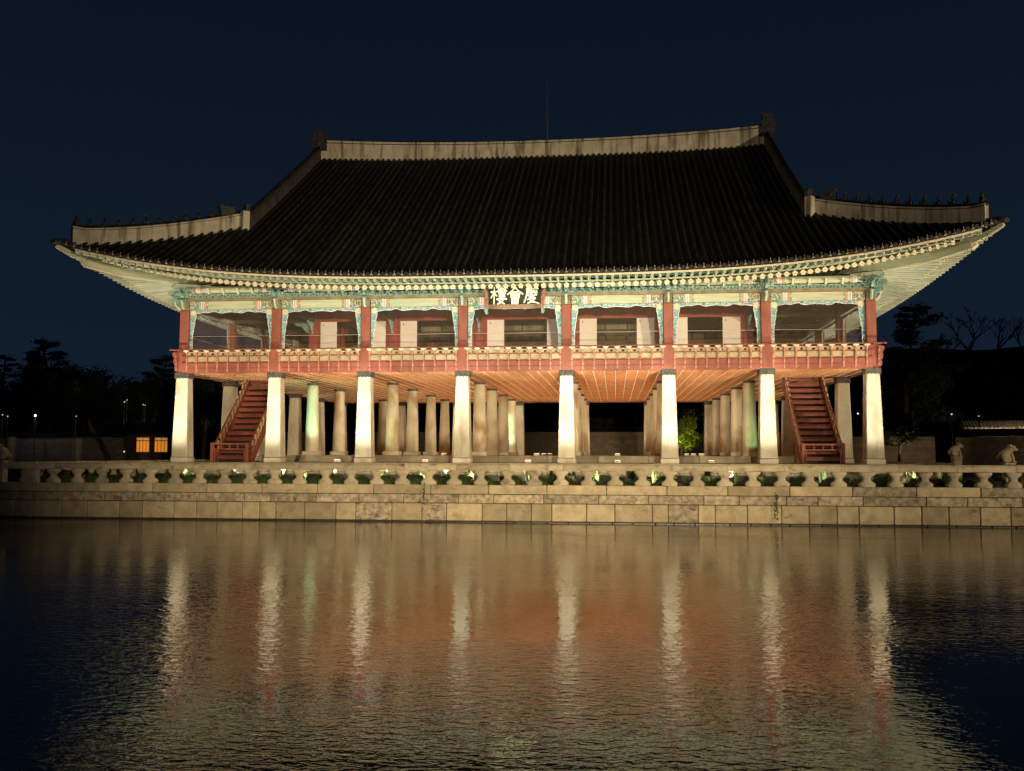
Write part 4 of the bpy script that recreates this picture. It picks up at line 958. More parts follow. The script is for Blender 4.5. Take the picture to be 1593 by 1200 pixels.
for sx_, sy in ((-1, -1), (1, -1), (1, 1), (-1, 1)):
    fy = (lambda y: y) if sy < 0 else (lambda y: 28.5 - y)
    # descending gable ridge
    pts = []
    for i in range(21):
        y = 1.9 + (13.75 - 1.9) * i / 20; pts.append((sx_ * 14.72, fy(y), fz(14.72, y) + 0.02, 0.78))
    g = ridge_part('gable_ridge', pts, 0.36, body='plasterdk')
    b = MB(); b.tube([(sx_ * 15.02, fy(1.9 + 11.9 * i / 12), fz(14.9, 1.9 + 11.9 * i / 12) + 0.05) for i in range(13)], 0.13, 8); link('verge_tiles', b.mesh('verge_tiles', M['tile'], 'all'), g)
    zb = fz(14.9, 1.9)
    b = MB(); b.bbox(-0.20, 0.20, -0.19, 0.19, -0.5, 0.86, 0.02); eb = link('end_block', b.mesh('end_block', M['plaster']), g, (sx_ * 14.85, fy(1.75), zb), (0, 0, PI / 4 * sx_ * -sy))
    b = MB(); b.prism([(-0.2, 0), (-0.22, 0.3), (-0.12, 0.42), (0.0, 0.36), (0.12, 0.46), (0.24, 0.36), (0.16, 0.24), (0.22, 0.1), (0.16, 0)], -0.1, 0.1, 'xz'); link('ridge_figure', b.mesh('ridge_figure', M['tilecap']), g, (sx_ * 14.8, fy(1.8), zb + 0.86), (0, 0, -PI / 4 if sx_ * sy > 0 else PI / 4))
    # hip ridge
    pts = []
    for i in range(17):
        c = 6.55 - (6.55 - 0.42) * i / 16; pts.append((sx_ * (HX - c), fy(-4.5 + c), surf(c, c - 1.1 * (1 - ((HX - c) / HX) ** 3)) + 0.03, 0.70 - 0.02 * i / 16 + (0.10 if i == 16 else 0)))
    h_ = ridge_part('hip_ridge', pts, 0.36)
    dirz = math.atan2(-1 if sy < 0 else 1, sx_)
    for i in range(11):
        c = 0.55 + i * 0.475
        z = surf(c, c - 1.1 * (1 - ((HX - c) / HX) ** 3)) + 0.03 + 0.71
        link('roof_figure', ME_jap1 if i == 0 else ME_jap, h_, (sx_ * (HX - c), fy(-4.5 + c), z + 0.08), (0, 0, dirz), (1.05, 1.05, 0.95 + 0.1 * ((i * 7) % 3)))
    c = 5.85; z = surf(c, c - 1.1 * (1 - ((HX - c) / HX) ** 3)) + 0.73
    link('dragon_head', ME_drg, h_, (sx_ * (HX - c), fy(-4.5 + c), z), (0, 0, dirz))
    b = MB(); b.tube([(sx_ * (HX - 0.42 + 0.02), fy(-4.5 + 0.40), surf(0.4, 0.3) - 0.02), (sx_ * (HX + 0.10), fy(-4.5 - 0.10), surf(0.1, 0) + 0.05), (sx_ * (HX + 0.22), fy(-4.5 - 0.22), surf(0.1, 0) - 0.05)], [0.20, 0.15, 0.10], 8); link('corner_end_tile', b.mesh('corner_end_tile', M['tilecap'], 'all'), h_)

# ------------------------------------------------------------------ name board under the eaves
nb = thing('name_board', 'black name board with three white and gold characters hung above the centre bay', 'sign', (0.06, -0.62, 10.0))
tilt = Matrix.Rotation(R(-8), 4, 'X')
def nlink(name, me, mat=None): return link(name, me, nb, mat=tilt @ (mat or Matrix.Identity(4)))
b = MB(); b.box(-1.30, 1.30, -0.03, 0.03, 0.18, 1.12); nlink('panel', b.mesh('panel', M['board']))
for s in (-1, 1):
    b = MB(); b.prism([(s * 1.28, 0.0), (s * 1.42, -0.02), (s * 1.58, 1.25), (s * 1.40, 1.25)], -0.08, 0.05, 'xz'); nlink('side_frame', b.mesh('side_frame', M['pink']))
    b = MB(); b.prism([(s * 1.30, 0.0), (s * 1.46, -0.02), (s * 1.50, -0.16), (s * 1.42, -0.30), (s * 1.30, -0.26), (s * 1.34, -0.14)], -0.07, 0.03, 'xz', 0); nlink('bracket_foot', b.mesh('bracket_foot', M['tealp']))
b = MB(); b.prism([(-1.30, -0.03), (1.30, -0.03), (1.30, 0.18), (-1.30, 0.18)], -0.07, 0.04, 'xz'); nlink('bottom_frame', b.mesh('bottom_frame', M['frameb']))
b = MB(); b.prism([(-1.38, 1.121), (1.38, 1.121), (1.42, 1.25), (-1.42, 1.25)], -0.07, 0.04, 'xz'); nlink('top_frame', b.mesh('top_frame', M['frameb']))
# the three characters (read right to left) drawn stroke by stroke with a broad brush
HOE_NU = {
 '慶': [[(48, 99), (54, 91)], [(16, 87), (90, 89)], [(21, 88), (20, 50), (5, 6)], [(31, 76), (82, 77)], [(43, 85), (43, 66)], [(62, 85), (62, 66)], [(31, 76), (31, 66)], [(81, 77), (80, 66)], [(28, 66), (84, 66)],
        [(29, 54), (33, 45)], [(42, 57), (45, 45), (66, 45), (71, 51)], [(53, 60), (57, 53)], [(74, 58), (82, 50)], [(44, 39), (26, 22)], [(40, 32), (74, 32), (56, 14), (28, 2)], [(38, 24), (60, 10), (96, 0)]],
 '會': [[(50, 99), (28, 74), (3, 56)], [(50, 99), (72, 75), (98, 58)], [(35, 70), (65, 70)], [(24, 59), (77, 59)], [(25, 59), (27, 36)], [(76, 59), (74, 36)], [(27, 36), (74, 36)], [(50, 59), (50, 36)], [(36, 54), (40, 46)], [(64, 54), (60, 46)],
        [(31, 27), (69, 27)], [(32, 27), (32, 0)], [(68, 27), (68, 0)], [(32, 14), (68, 14)], [(32, 2), (68, 2)]],
 '樓': [[(3, 72), (40, 75)], [(22, 98), (22, 0)], [(20, 70), (3, 36)], [(26, 62), (38, 49)], [(70, 99), (70, 42)], [(50, 90), (92, 91)], [(42, 77), (99, 78)], [(51, 65), (92, 65)], [(51, 90), (51, 65)], [(91, 91), (91, 65)], [(55, 54), (88, 54)], [(54, 43), (89, 43)],
        [(66, 40), (54, 19), (86, 1)], [(84, 34), (70, 11), (46, 0)], [(40, 28), (99, 30)]]}
def brush(ch, w=4.6, sc=0.0086):
    b = MB(); k = 0
    for st in HOE_NU[ch]:
        for (x0, y0), (x1, y1) in zip(st, st[1:]):
            k += 1; d = Vector((x1 - x0, y1 - y0)).normalized(); nn_ = Vector((-d.y, d.x)); a = Vector((x0, y0)) - d * 1.5; c = Vector((x1, y1)) + d * 1.5
            q = [a + nn_ * w, a - d * w * .5 + nn_ * .2 * w, a - d * w * .4 - nn_ * .5 * w, a - nn_ * w, (a + c) / 2 - nn_ * w * .82, c - nn_ * w * .95, c + d * w * .5, c + nn_ * w * .75, (a + c) / 2 + nn_ * w * .80]
            b.prism([((p.x - 50) * sc, (p.y - 50) * sc) for p in q], -0.02 - 0.0006 * k, 0.02, 'xz')
    return b.mesh('character', M['gold'])
for i, ch in enumerate('樓會慶'):
    nlink('character', brush(ch), T(((-0.80, 0.02, 0.84)[i], -0.035, 0.645)) @ Matrix.Diagonal((0.93, 1, 1.0, 1)))

# ------------------------------------------------------------------ lamps on the island
b = MB(); b.bbox(-0.14, 0.14, -0.10, 0.10, 0, 0.05, 0.01); b.tube([(0, 0, 0.05), (0, 0, 0.12)], 0.03, 8); ME_lb = b.mesh('base', M['black'])
b = MB(); b.tube([(0, -0.08, -0.02), (0, 0.09, 0.03)], [0.09, 0.12], 12, 0, caps=False); b.tube([(0, -0.08, -0.02), (0, -0.1, -0.026)], [0.09, 0.06], 12, 0); b.tube([(0, 0.055, 0.019), (0, 0.06, 0.02)], 0.10, 12, 1); ME_lh = b.mesh('housing', [M['black'], M['lens']])
ORD = ['first', 'second', 'third', 'fourth', 'fifth', 'sixth', 'seventh', 'eighth', 'ninth', 'tenth', 'eleventh', 'twelfth', 'thirteenth', 'fourteenth', 'fifteenth', 'sixteenth', 'seventeenth', 'eighteenth', 'nineteenth', 'twentieth']
def uplight(x, y, z, target, power, color, spot, label, group, blend=0.6, rad=0.08):
    d = Vector(target) - Vector((x, y, z)); rz = math.atan2(-d.x, d.y); el = math.atan2(d.z, math.hypot(d.x, d.y))
    t = thing('floodlight', label, 'floodlight', (x, y, z), rz, group)
    link('base', ME_lb, t); link('housing', ME_lh, t, (0, 0, 0.20), (el * 0.85, 0, 0))
    u = d.normalized()
    add_light('floodlight_beam', 'SPOT', Vector((x, y, z + 0.22)) + u * 0.16, target, power, color, spot, blend, rad, t)
pc = [YEL, CREAM, CREAM, (1, .92, .72), (1, .92, .74), CREAM, YEL, YEL]
for i, x in enumerate(CX):
    uplight(x + 0.1, -5.7, 1.5, (x, 0.0, 5.2), P_PILLAR * (0.78, 0.92, 1.0, 1.12, 0.95, 1.1, 0.96, 0.78)[i], pc[i], 38, f'small black floodlight aimed at the {ORD[i]} front pillar from the left', 'floodlights behind the hedge', 0.9)
ec = [YEL, (.96, .96, .72), MINT, MINT, MINT, (.96, .96, .76), YEL]
for i in range(7):
    x = (CX[i] + CX[i + 1]) / 2
    uplight(x, -5.2, 1.5, (x, -0.6, 10.2), P_EAVE, ec[i] if i != 4 else MINT, 80, f'small black floodlight lighting the eaves of the {ORD[i]} bay from the left', 'floodlights behind the hedge', 0.9)
for s, w_ in ((-1, 'left'), (1, 'right')):
    uplight(s * 19.6, -5.0, 1.5, (s * 18.8, -1.5, 11.6), P_EAVE * 1.0, YEL, 80, f'floodlight under the {w_} front corner of the eaves', 'floodlights behind the hedge', 0.9)
    uplight(s * 20.3, 6.0, 1.5, (s * 18.6, 5.0, 11.6), P_EAVE * 0.9, YEL, 95, f'floodlight beneath the {w_} side eaves, nearer the pond', 'floodlights behind the hedge', 0.9)
    uplight(s * 20.3, 18.0, 1.5, (s * 18.6, 18.0, 11.6), P_EAVE * 0.9, YEL, 95, f'floodlight beneath the {w_} side eaves, further back', 'floodlights behind the hedge', 0.9)
for i, x in enumerate((-14.2, -11.6, -9.0, -5.6, -3.6, -1.4, 0.6, 3.9, 6.4, 9.6, 13.4, 15.4, 17.6)):
    uplight(x, -5.45, 1.5, (x + 0.4, -3.9, 2.0), 80, ((1, .95, .5), (.9, 1, .7), (1, .9, .6))[i % 3], 110, f'tiny floodlight washing the iris bed, {ORD[i]} from the left', 'iris bed floodlights', 0.7)
uplight(0.35, -5.6, 1.5, (0.06, -0.66, 10.65), 9000, (1.0, 0.90, 0.58), 13, 'narrow floodlight aimed up at the name board over the centre bay', 'name board floodlight', 0.5)
for i in range(1, 6):  # hidden gallery lamps, added to whiten the door panels
    x = (CX[i] + CX[i + 1]) / 2
    uplight(x, 1.0, 7.30, (x, 5.94, 9.3), 190, (1.0, 0.88, 0.78), 105, f'small added fill lamp on the upper gallery floor before the white door panels, {ORD[i - 1]} from the left', 'added upper gallery fill lamps', 0.9)
# white block lamps under the ceiling
b = MB(); b.bbox(-0.17, 0.17, -0.12, 0.12, 0, 0.13, 0.015); ME_wb = b.mesh('casing', M['white'])
b = MB(); b.box(-0.13, 0.13, -0.09, 0.09, 0.131, 0.136); ME_wl = b.mesh('glass', M['lens'])
k = 0
nmx = {-14.7: 'far left', -9.9: 'left', -5.1: 'left centre', 0.4: 'centre', 5.1: 'right centre', 9.9: 'right', 14.7: 'far right'}
nmy = {3.0: 'front', 8.6: 'second', 14.3: 'middle', 19.9: 'fourth', 25.2: 'rear'}
for x in nmx:
    for y in nmy:
        if abs(x) > 14 and y in (14.3, 3.0, 19.9): continue
        z = 2.70 if (4.9 < y < 23.5 and abs(x) < 14.2) else 2.35
        t = thing('block_lamp', f'small white block lamp on the floor in the {nmx[x]} aisle, {nmy[y]} row', 'lamp', (x, y, z), 0, 'block lamps on the pavilion floor')
        link('casing', ME_wb, t); link('glass', ME_wl, t)
        add_light('block_lamp_beam', 'SPOT', (x, y, z + 0.25), (x, y + 0.3, 8), P_IN * (1.25 if y < 4 else 1.0), AMBER if abs(x) < 12 else WARM, 165, 0.4, 0.12, t)
uplight(-11.7, 1.9, 2.35, (-12.27, 6.0, 5.6), 1500, (0.34, 1.0, 0.60), 44, 'floodlight with greenish beam before the green-lit inner pillar', 'floodlights inside the pavilion')
for (x, y, tx, ty, pw, cl) in ((-8.4, 3.0, -7.6, 6, 200, (.6, 1, .5)), (12.9, 3.0, 12.27, 6, 260, (.5, 1, .45)), (-3.4, 20.2, -2.6, 22.5, 600, (.35, 1, .6)), (-14.6, 2.8, -17.2, 6, 40, WARM), (15.8, 3.4, 17.2, 6, 40, WARM)):
    uplight(x, y, 2.70 if y > 5 else 2.35, (tx, ty, 4.6), pw, cl, 50, {-8.4: 'greenish floodlight before the third pillar of the first inner row', 12.9: 'greenish floodlight before the inner pillar left of the right staircase', -3.4: 'greenish floodlight at the rear, left of the centre aisle', -14.6: 'floodlight beside the left staircase', 15.8: 'floodlight under the right staircase, near the corner pillar'}[x], 'floodlights inside the pavilion')

# bank floodlight masts behind the viewer, the far-left one an added fill
for i, (loc, tg, sz, bl, pw, lb) in enumerate(BANK):
    t = thing('floodlight_mast', lb, 'floodlight', (loc[0], loc[1], 1.2))
    b = MB(); b.tube([(0, 0, 0), (0, 0, loc[2] - 1.4)], [0.09, 0.06], 10); link('pole', b.mesh('pole', M['black']), t)
    b = MB(); b.bbox(-0.35, 0.35, -0.45, -0.05, loc[2] - 1.4, loc[2] - 0.9, 0.03); link('housing', b.mesh('housing', M['black']), t)
    add_light('mast_beam', 'SPOT', (loc[0], loc[1] + 0.3, loc[2] + 0.3), tg, pw, (1.0, 0.80, 0.50), sz, bl, 0.35, t)

# ------------------------------------------------------------------ planting behind the balustrade
def leaf_mesh(name, fn, n, size, mat, seed=1, flat=False):
    rr = random.Random(seed); v = []; f = []
    for i in range(n):
        p, nrm = fn(rr)
        nrm = Vector(nrm) + Vector((rr.uniform(-.7, .7), rr.uniform(-.7, .7), rr.uniform(-.5, .8)))
        if nrm.length < 1e-3: nrm = Vector((0, 0, 1))
        nrm.normalize(); a = nrm.orthogonal().normalized(); a.rotate(Matrix.Rotation(rr.uniform(0, 6.28), 3, nrm)); c = nrm.cross(a)
        s = size * rr.uniform(0.6, 1.3); k = len(v); P_ = Vector(p)
        v += [tuple(P_ - a * s), tuple(P_ + c * s * 0.5), tuple(P_ + a * s), tuple(P_ - c * s * 0.5)]; f.append((k, k + 1, k + 2, k + 3))
    me = bpy.data.meshes.new(name); me.from_pydata(v, [], f); me.materials.append(mat); me.update(); return me
def dome(rx, ry, rz):
    def fn(rr):
        t = rr.uniform(0, 2 * PI); u = rr.random() ** 0.7; ph = math.acos(u)
        n_ = (math.sin(ph) * math.cos(t), math.sin(ph) * math.sin(t), math.cos(ph)); k = rr.uniform(0.78, 1.02)
        k *= 1 + 0.08 * math.sin(5 * t + 3 * ph)
        return (n_[0] * rx * k, n_[1] * ry * k, n_[2] * rz * k), n_
    return fn
def core_mesh(name, rx, ry, rz, mat):
    b = MB(); b.ell((0, 0, 0), (rx, ry, rz), 0, 14, 8); return b.mesh(name, mat, 'all')
ME_sh = leaf_mesh('foliage', dome(0.62, 0.55, 0.60), 1500, 0.035, M['leaf'], 3)
ME_shc = core_mesh('branches', 0.54, 0.46, 0.52, M['leaf'])
TENS = ['', '', 'twenty', 'thirty']
def ordn(i): return ORD[i] if i < 20 else ('thirtieth' if i == 29 else TENS[(i + 1) // 10] + '-' + ORD[(i + 1) % 10 - 1])
ns = 38
for i in range(ns):
    x = -20.4 + i * 40.8 / (ns - 1) + random.uniform(-0.12, 0.12)
    t = thing('boxwood_shrub', f'low clipped dark boxwood shrub behind the balustrade, {ordn(i)} from the left end of its row', 'shrub', (x, -6.35 + random.uniform(-0.2, 0.2), 1.42), random.uniform(0, 6), 'boxwood shrubs behind the balustrade')
    link('foliage', ME_sh, t); link('branches', ME_shc, t); t.scale = (1, 1, random.uniform(0.68, 0.86))
def blades(seed):
    rr = random.Random(seed); v = []; f = []
    for i in range(46):
        a = rr.uniform(0, 6.28); r = rr.uniform(0, 0.22); x, y = r * math.cos(a), r * math.sin(a); h = rr.uniform(0.45, 0.85); l = rr.uniform(0.05, 0.25); w_ = 0.018
        px, py = -math.sin(a) * w_, math.cos(a) * w_; k = len(v)
        v += [(x - px, y - py, 0), (x + px, y + py, 0), (x + l * .4 * math.cos(a) + px, y + l * .4 * math.sin(a) + py, h * .7), (x + l * .4 * math.cos(a) - px, y + l * .4 * math.sin(a) - py, h * .7), (x + l * math.cos(a), y + l * math.sin(a), h)]
        f += [(k, k + 1, k + 2, k + 3), (k + 3, k + 2, k + 4)]
    me = bpy.data.meshes.new('iris_clump'); me.from_pydata(v, [], f); me.materials.append(M['grass']); me.update(); return me
IR = [blades(s) for s in (1, 2, 3)]
for i in range(34):
    x = -17.9 + i * 36.6 / 33 + random.uniform(-0.3, 0.3)
    solo('iris_clump', IR[i % 3], f'floodlit clump of upright green iris blades before the platform, {ordn(i)} from the left', 'plant', (x, random.uniform(-5.0, -4.2), 1.49), random.uniform(0, 6), 'iris clumps lit by the floodlights', (1, 1, random.uniform(0.8, 1.1)))

# ------------------------------------------------------------------ far bank: walls, gate, roofs
def palace_wall(name, label, x0, y0, x1, y1, zt, mt='brick', tiles=True, z0=1.2):
    L_ = math.hypot(x1 - x0, y1 - y0); a = math.atan2(y1 - y0, x1 - x0)
    t = thing(name, label, 'wall', (x0, y0, z0), a); h = zt - z0
    n = 9; hh = (h - 0.55) / n
    for i in range(n):
        b = MB(); b.bbox(0, L_, -0.22 + 0.006 * (i % 2), 0.25, i * hh + 0.012, (i + 1) * hh, 0.012); link('brick_course', b.mesh('brick_course', M[mt]), t)
    b = MB(); b.box(0.02, L_ - 0.02, -0.19, 0.2, 0, h - 0.55); link('mortar', b.mesh('mortar', M['joint']), t)
    b = MB(); b.prism([(-0.55, h - 0.50), (0.55, h - 0.50), (0.5, h - 0.40), (0.10, h - 0.08), (-0.10, h - 0.08), (-0.5, h - 0.40)], -0.1, L_ + 0.1, 'yz'); link('tile_coping', b.mesh('tile_coping', M['tile']), t)
    b = MB(); b.tube([(-0.1, 0, h - 0.05), (L_ + 0.1, 0, h - 0.05)], 0.09, 8)
    k = int(L_ / 0.32)
    for i in range(k): b.tube([((i + .5) * L_ / k, -0.55, h - 0.44), ((i + .5) * L_ / k, -0.08, h - 0.06)], 0.055, 5)
    tag(link('coping_tiles', b.mesh('coping_tiles', M['tile']), t), kind='stuff')
    return t
palace_wall('palace_wall', 'long dark brick palace wall across the far bank on the left, behind the leaning trunk', -120, 62, -53.0, 62, 5.3)
palace_wall('palace_wall', 'dark brick palace wall seen through the open lower storey', -42.0, 62, 30.0, 62, 5.85)
palace_wall('palace_wall', 'dim brick wall right of the corner pillar, ending at the dark gateway', 30.2, 58, 38.6, 58, 5.25)
palace_wall('palace_wall', 'brown brick wall at the right edge behind the two beasts', 40.2, 56.0, 57.0, 36.0, 5.15)
uplight(3.0, 52.0, 1.2, (3.0, 62.0, 3.5), 900, WARM, 150, 'added low fill light on the far bank washing the wall behind the open storey', 'added far bank fill lights', 1.0)  # unseen fill lamps, added here and below to brighten the far walls
uplight(35.0, 51.0, 1.2, (35.0, 58.0, 3.5), 420, WARM, 130, 'added low fill light on the far bank washing the wall beside the dark gateway', 'added far bank fill lights', 1.0)
uplight(47.0, 40.0, 1.2, (48.0, 47.5, 3.2), 700, WARM, 140, 'added low fill light on the far bank washing the brown wall at the right edge', 'added far bank fill lights', 1.0)
# hall roof lit behind the right-hand wall
t = thing('hall_roof', 'low hall behind the right wall with floodlit pale roof tiles', 'building', (52, 63, 1.2), R(-14))
b = MB(); b.box(-7, 9, 0.9, 6, 0, 3.9); link('walls', b.mesh('walls', M['brown']), t)
b = MB(); b.prism([(-0.2, 4.5), (3.3, 5.3), (6.8, 4.5), (6.8, 4.62), (3.3, 5.45), (-0.2, 4.62)], -8.2, 10, 'yz'); rf_ = link('roof', b.mesh('roof', M['plaster']), t)
b = MB()
for i in range(54): b.tube([(-8 + i * 0.34, -0.2, 4.66), (-8 + i * 0.34, 3.3, 5.50)], 0.08, 6)
tag(link('tile_rows', b.mesh('tile_rows', M['plaster']), rf_), kind='stuff')
add_light('roof_beam', 'SPOT', (47.0, 58.0, 6.6), (50, 64, 6.0), 1500, WARM, 120, 0.7, 0.2, t)
# gatehouse with two lit lattice windows
t = thing('gatehouse', 'small dark gatehouse with two glowing orange lattice windows', 'building', (-45.5, 52.4, 1.2))
b = MB(); b.box(-3.2, 3.2, 0.1, 3.6, 0, 3.6); link('walls', b.mesh('walls', M['dark']), t)
b = MB(); b.prism([(-1.0, 3.7), (1.8, 5.0), (4.8, 3.7), (4.8, 3.55), (-1.0, 3.55)], -3.9, 3.9, 'yz'); link('roof', b.mesh('roof', M['tile']), t)
for wx in (-1.82, 0.27):
    b = MB()
    for x0, x1, z0, z1 in ((0, 1.55, 1.68, 1.74), (0, 1.55, 3.28, 3.34), (0, 1.55, 2.90, 2.99), (0, 0.05, 1.74, 3.28), (1.5, 1.55, 1.74, 3.28), (0.75, 0.80, 1.74, 3.28)): b.box(x0, x1, -0.02, 0.04, z0, z1)
    b.box(0.37, 0.41, -0.015, 0.03, 1.74, 2.9); b.box(1.13, 1.17, -0.015, 0.03, 1.74, 2.9)
    w_ = link('window', b.mesh('window', M['reddk']), t, (wx, 0.04, 0))
    for i in range(4):
        b = MB(); b.box(0.05 + i * 0.37, 0.05 + i * 0.37 + 0.34, 0.02, 0.03, 1.74, 2.9); link('pane', b.mesh('pane', M['paper']), w_)
    for i in range(2):
        b = MB(); b.box(0.05 + i * 0.75, 0.75 + i * 0.75, 0.02, 0.03, 2.99, 3.28); link('pane', b.mesh('pane', M['paperd']), w_)

t = thing('street_lamp', 'warm street lamp on the right bank beyond the photo edge, lighting the brown wall', 'lamp', (50.5, 38.0, 1.2))
b = MB(); b.tube([(0, 0, 0), (0, 0, 3.9)], [0.08, 0.05], 8); link('pole', b.mesh('pole', M['black']), t)
b = MB(); b.ell((0, 0, 4.05), (0.2, 0.2, 0.2)); link('globe', b.mesh('globe', M['bulbw'], 'all'), t)
add_light('street_lamp_light', 'POINT', (50.5, 38.0, 5.9), (50, 38, 0), 900, WARM, radius=0.2, parent=t)

# ------------------------------------------------------------------ trees
def tube_path(rr, p, d, L_, n, wob):
    pts = [Vector(p)]; d = Vector(d).normalized()
    for i in range(n):
        d = (d + Vector((rr.uniform(-wob, wob), rr.uniform(-wob, wob), rr.uniform(-wob * .6, wob * .6)))).normalized(); pts.append(pts[-1] + d * (L_ / n))
    return pts, d
def pine(loc, h, seed, label, spread=3.0, lean=0.05, dense=1.0, kind='pine_tree', first=0.35, mat='pine', size=0.22, group='trees on the far bank'):
    rr = random.Random(seed); t = thing(kind, label, 'tree', loc, 0, group)
    b = MB(); pts, _ = tube_path(rr, (0, 0, 0), (lean, 0, 1), h * 0.97, 9, 0.10)
    b.tube(pts, [0.30 * (1 - i / 11) * h / 15 + 0.04 for i in range(10)], 7)
    clumps = []
    nb_ = int(9 * dense) + 3
    for i in range(nb_):
        f = first + (0.97 - first) * i / (nb_ - 1); k = f * 9; p = pts[int(min(8, k))].lerp(pts[int(min(8, k)) + 1], k - int(min(8, k)))
        a = rr.uniform(0, 6.28); l = spread * (1.15 - 0.85 * (f - first) / (1 - first)) * rr.uniform(0.6, 1.1)
        q, _ = tube_path(rr, p, (math.cos(a), math.sin(a), 0.18), l, 4, 0.2); b.tube(q, [0.09 * (1 - j / 6) for j in range(5)], 5)
        for j in (2, 3, 4): clumps.append((q[j] + Vector((0, 0, 0.15)), l * 0.36 * rr.uniform(0.8, 1.25)))
        q2, _ = tube_path(rr, p, (math.cos(a + 2.4), math.sin(a + 2.4), 0.2), l * 0.8, 3, 0.2); b.tube(q2, [0.07 * (1 - j / 5) for j in range(4)], 5)
        for j in (2, 3): clumps.append((q2[j] + Vector((0, 0, 0.12)), l * 0.34 * rr.uniform(0.8, 1.2)))
    clumps.append((pts[-1], spread * 0.28))
    link('trunk', b.mesh('trunk', M['bark'], 'all'), t)
    def fn(r2):
        c, r = clumps[r2.randrange(len(clumps))]
        x, y, z = (r2.gauss(0, .45) * r, r2.gauss(0, .45) * r, r2.gauss(0, .16) * r); return (c.x + x, c.y + y, c.z + z), (0, 0, 1)
    link('crown', leaf_mesh('crown', fn, int(5200 * dense), size, M[mat], seed), t)
    return t
def broad(loc, h, seed, label, r=3.0, mat='pine', n=6000, size=0.27, kind='broadleaf_tree', group='trees on the far bank'):
    rr = random.Random(seed); t = thing(kind, label, 'tree', loc, 0, group)
    b = MB(); cl = []
    pts, _ = tube_path(rr, (0, 0, 0), (0.02, 0, 1), h * 0.55, 5, 0.06); b.tube(pts, [0.26 * (1 - i / 9) * h / 12 + .03 for i in range(6)], 7)
    for i in range(9):
        a = i * 2.4; q, _ = tube_path(rr, pts[3 + i % 3], (math.cos(a) * 0.8, math.sin(a) * 0.8, rr.uniform(0.4, 1.3)), h * rr.uniform(0.28, 0.45), 4, 0.18); b.tube(q, [0.1 * (1 - j / 6) for j in range(5)], 5)
        for j in (2, 3, 4): cl.append((q[j], r * rr.uniform(0.28, 0.48)))
    link('trunk', b.mesh('trunk', M['bark'], 'all'), t)
    def fn(r2):
        c, k = cl[r2.randrange(len(cl))]; d = Vector((r2.gauss(0, 1), r2.gauss(0, 1), r2.gauss(0, 0.8))); d.normalize(); m_ = k * r2.random() ** 0.5
        return tuple(c + d * m_), tuple(d)
    link('crown', leaf_mesh('crown', fn, int(n * 1.5), size, M[mat], seed), t); return t
def bare(loc, h, seed, label):
    rr = random.Random(seed); t = thing('bare_tree', label, 'tree', loc, 0, 'bare trees on the ridge'); b = MB()
    c_ = MB()
    def br(mbx, p, d, l, r, dep):
        q, d2 = tube_path(rr, p, d, l, 3, 0.22); mbx.tube(q, [r * (1 - 0.2 * i) for i in range(4)], 5)
        if dep == 0: return
        for i in range(3 if dep > 1 else 4):
            dd = (d2 + Vector((rr.uniform(-.9, .9), rr.uniform(-.9, .9), rr.uniform(-.1, .6)))).normalized(); br(c_ , q[2].lerp(q[3], rr.random()), dd, l * rr.uniform(0.6, 0.85), r * 0.55, dep - 1)
    br(b, (0, 0, 0), (0, 0, 1), h * 0.33, h * 0.028, 4)
    link('trunk', b.mesh('trunk', M['bark'], 'all'), t); link('crown', c_.mesh('crown', M['bark'], 'all', fix=False), t)
pine((-71.6, 75, 1.2), 17.8, 11, 'tall layered pine standing above the others left of the pavilion', 5.4, 0.0, 1.6, first=0.3, size=0.26)
bank_left = [(-80.5, 77, 15.4, 4.6, 'dark tree at the left photo edge'), (-76.3, 79, 13.6, 4.4, 'dark tree just left of the tall layered pine'), (-67.0, 76, 13.4, 4.6, 'dark tree just right of the tall layered pine'), (-62.2, 80, 12.6, 4.6, 'low dark tree in the dip of the treeline left of the pavilion'), (-57.8, 75, 15.2, 4.6, 'dark tree above the glowing gatehouse'), (-54.0, 78, 15.6, 4.8, 'dark tree next to the left corner column'), (-50.2, 76, 15.4, 4.6, 'dark tree behind the left corner pillar'), (-85.5, 76, 15.0, 4.6, 'dark tree beyond the left photo edge'),
             (-73.6, 84, 14.6, 5.2, 'broad dark tree standing behind the tall layered pine'), (-64.6, 86, 14.0, 5.2, 'broad dark tree filling the dip behind the treeline, left part'), (-60.0, 88, 14.6, 5.4, 'broad dark tree filling the dip behind the treeline, right part'), (-55.5, 88, 16.4, 5.2, 'taller dark tree behind the gatehouse trees'), (-79.5, 88, 16.0, 5.4, 'broad dark tree at the far left behind the first row')]
for i, (x, y, h, r, lb) in enumerate(bank_left):
    (pine if i in (0, 4, 5) else broad)(*(((x, y, 1.2), h, 30 + i, lb, r)))
t = thing('leaning_trunk', 'dark leaning tree trunk before the long palace wall on the left', 'tree', (-54.2, 58, 1.2)); b = MB(); b.tube([(0.9, 0, 0), (0.3, 0, 1.6), (-0.5, 0, 3.0), (-1.6, 0, 4.4), (-2.2, 0, 6.0)], [0.34, 0.28, 0.24, 0.18, 0.12], 8); link('trunk', b.mesh('trunk', M['bark'], 'all'), t)
link('crown', leaf_mesh('crown', lambda r2: ((-2.2 + r2.gauss(0, 1.3), r2.gauss(0, 1.3), 6.6 + r2.gauss(0, .5)), (0, 0, 1)), 2500, 0.2, M['pine'], 5), t)
pine((36.6, 62, 1.2), 18.5, 21, 'big spreading pine rising behind the right corner column', 5.2, 0.10, 1.5, first=0.45, size=0.26)
pine((31.4, 66, 1.2), 15.5, 22, 'dark pine partly behind the right corner pillar', 4.2, 0.0, 1.2, first=0.2)
broad((41.5, 76, 1.2), 14.0, 24, 'rounded dark tree right of the spreading pine', 4.5)
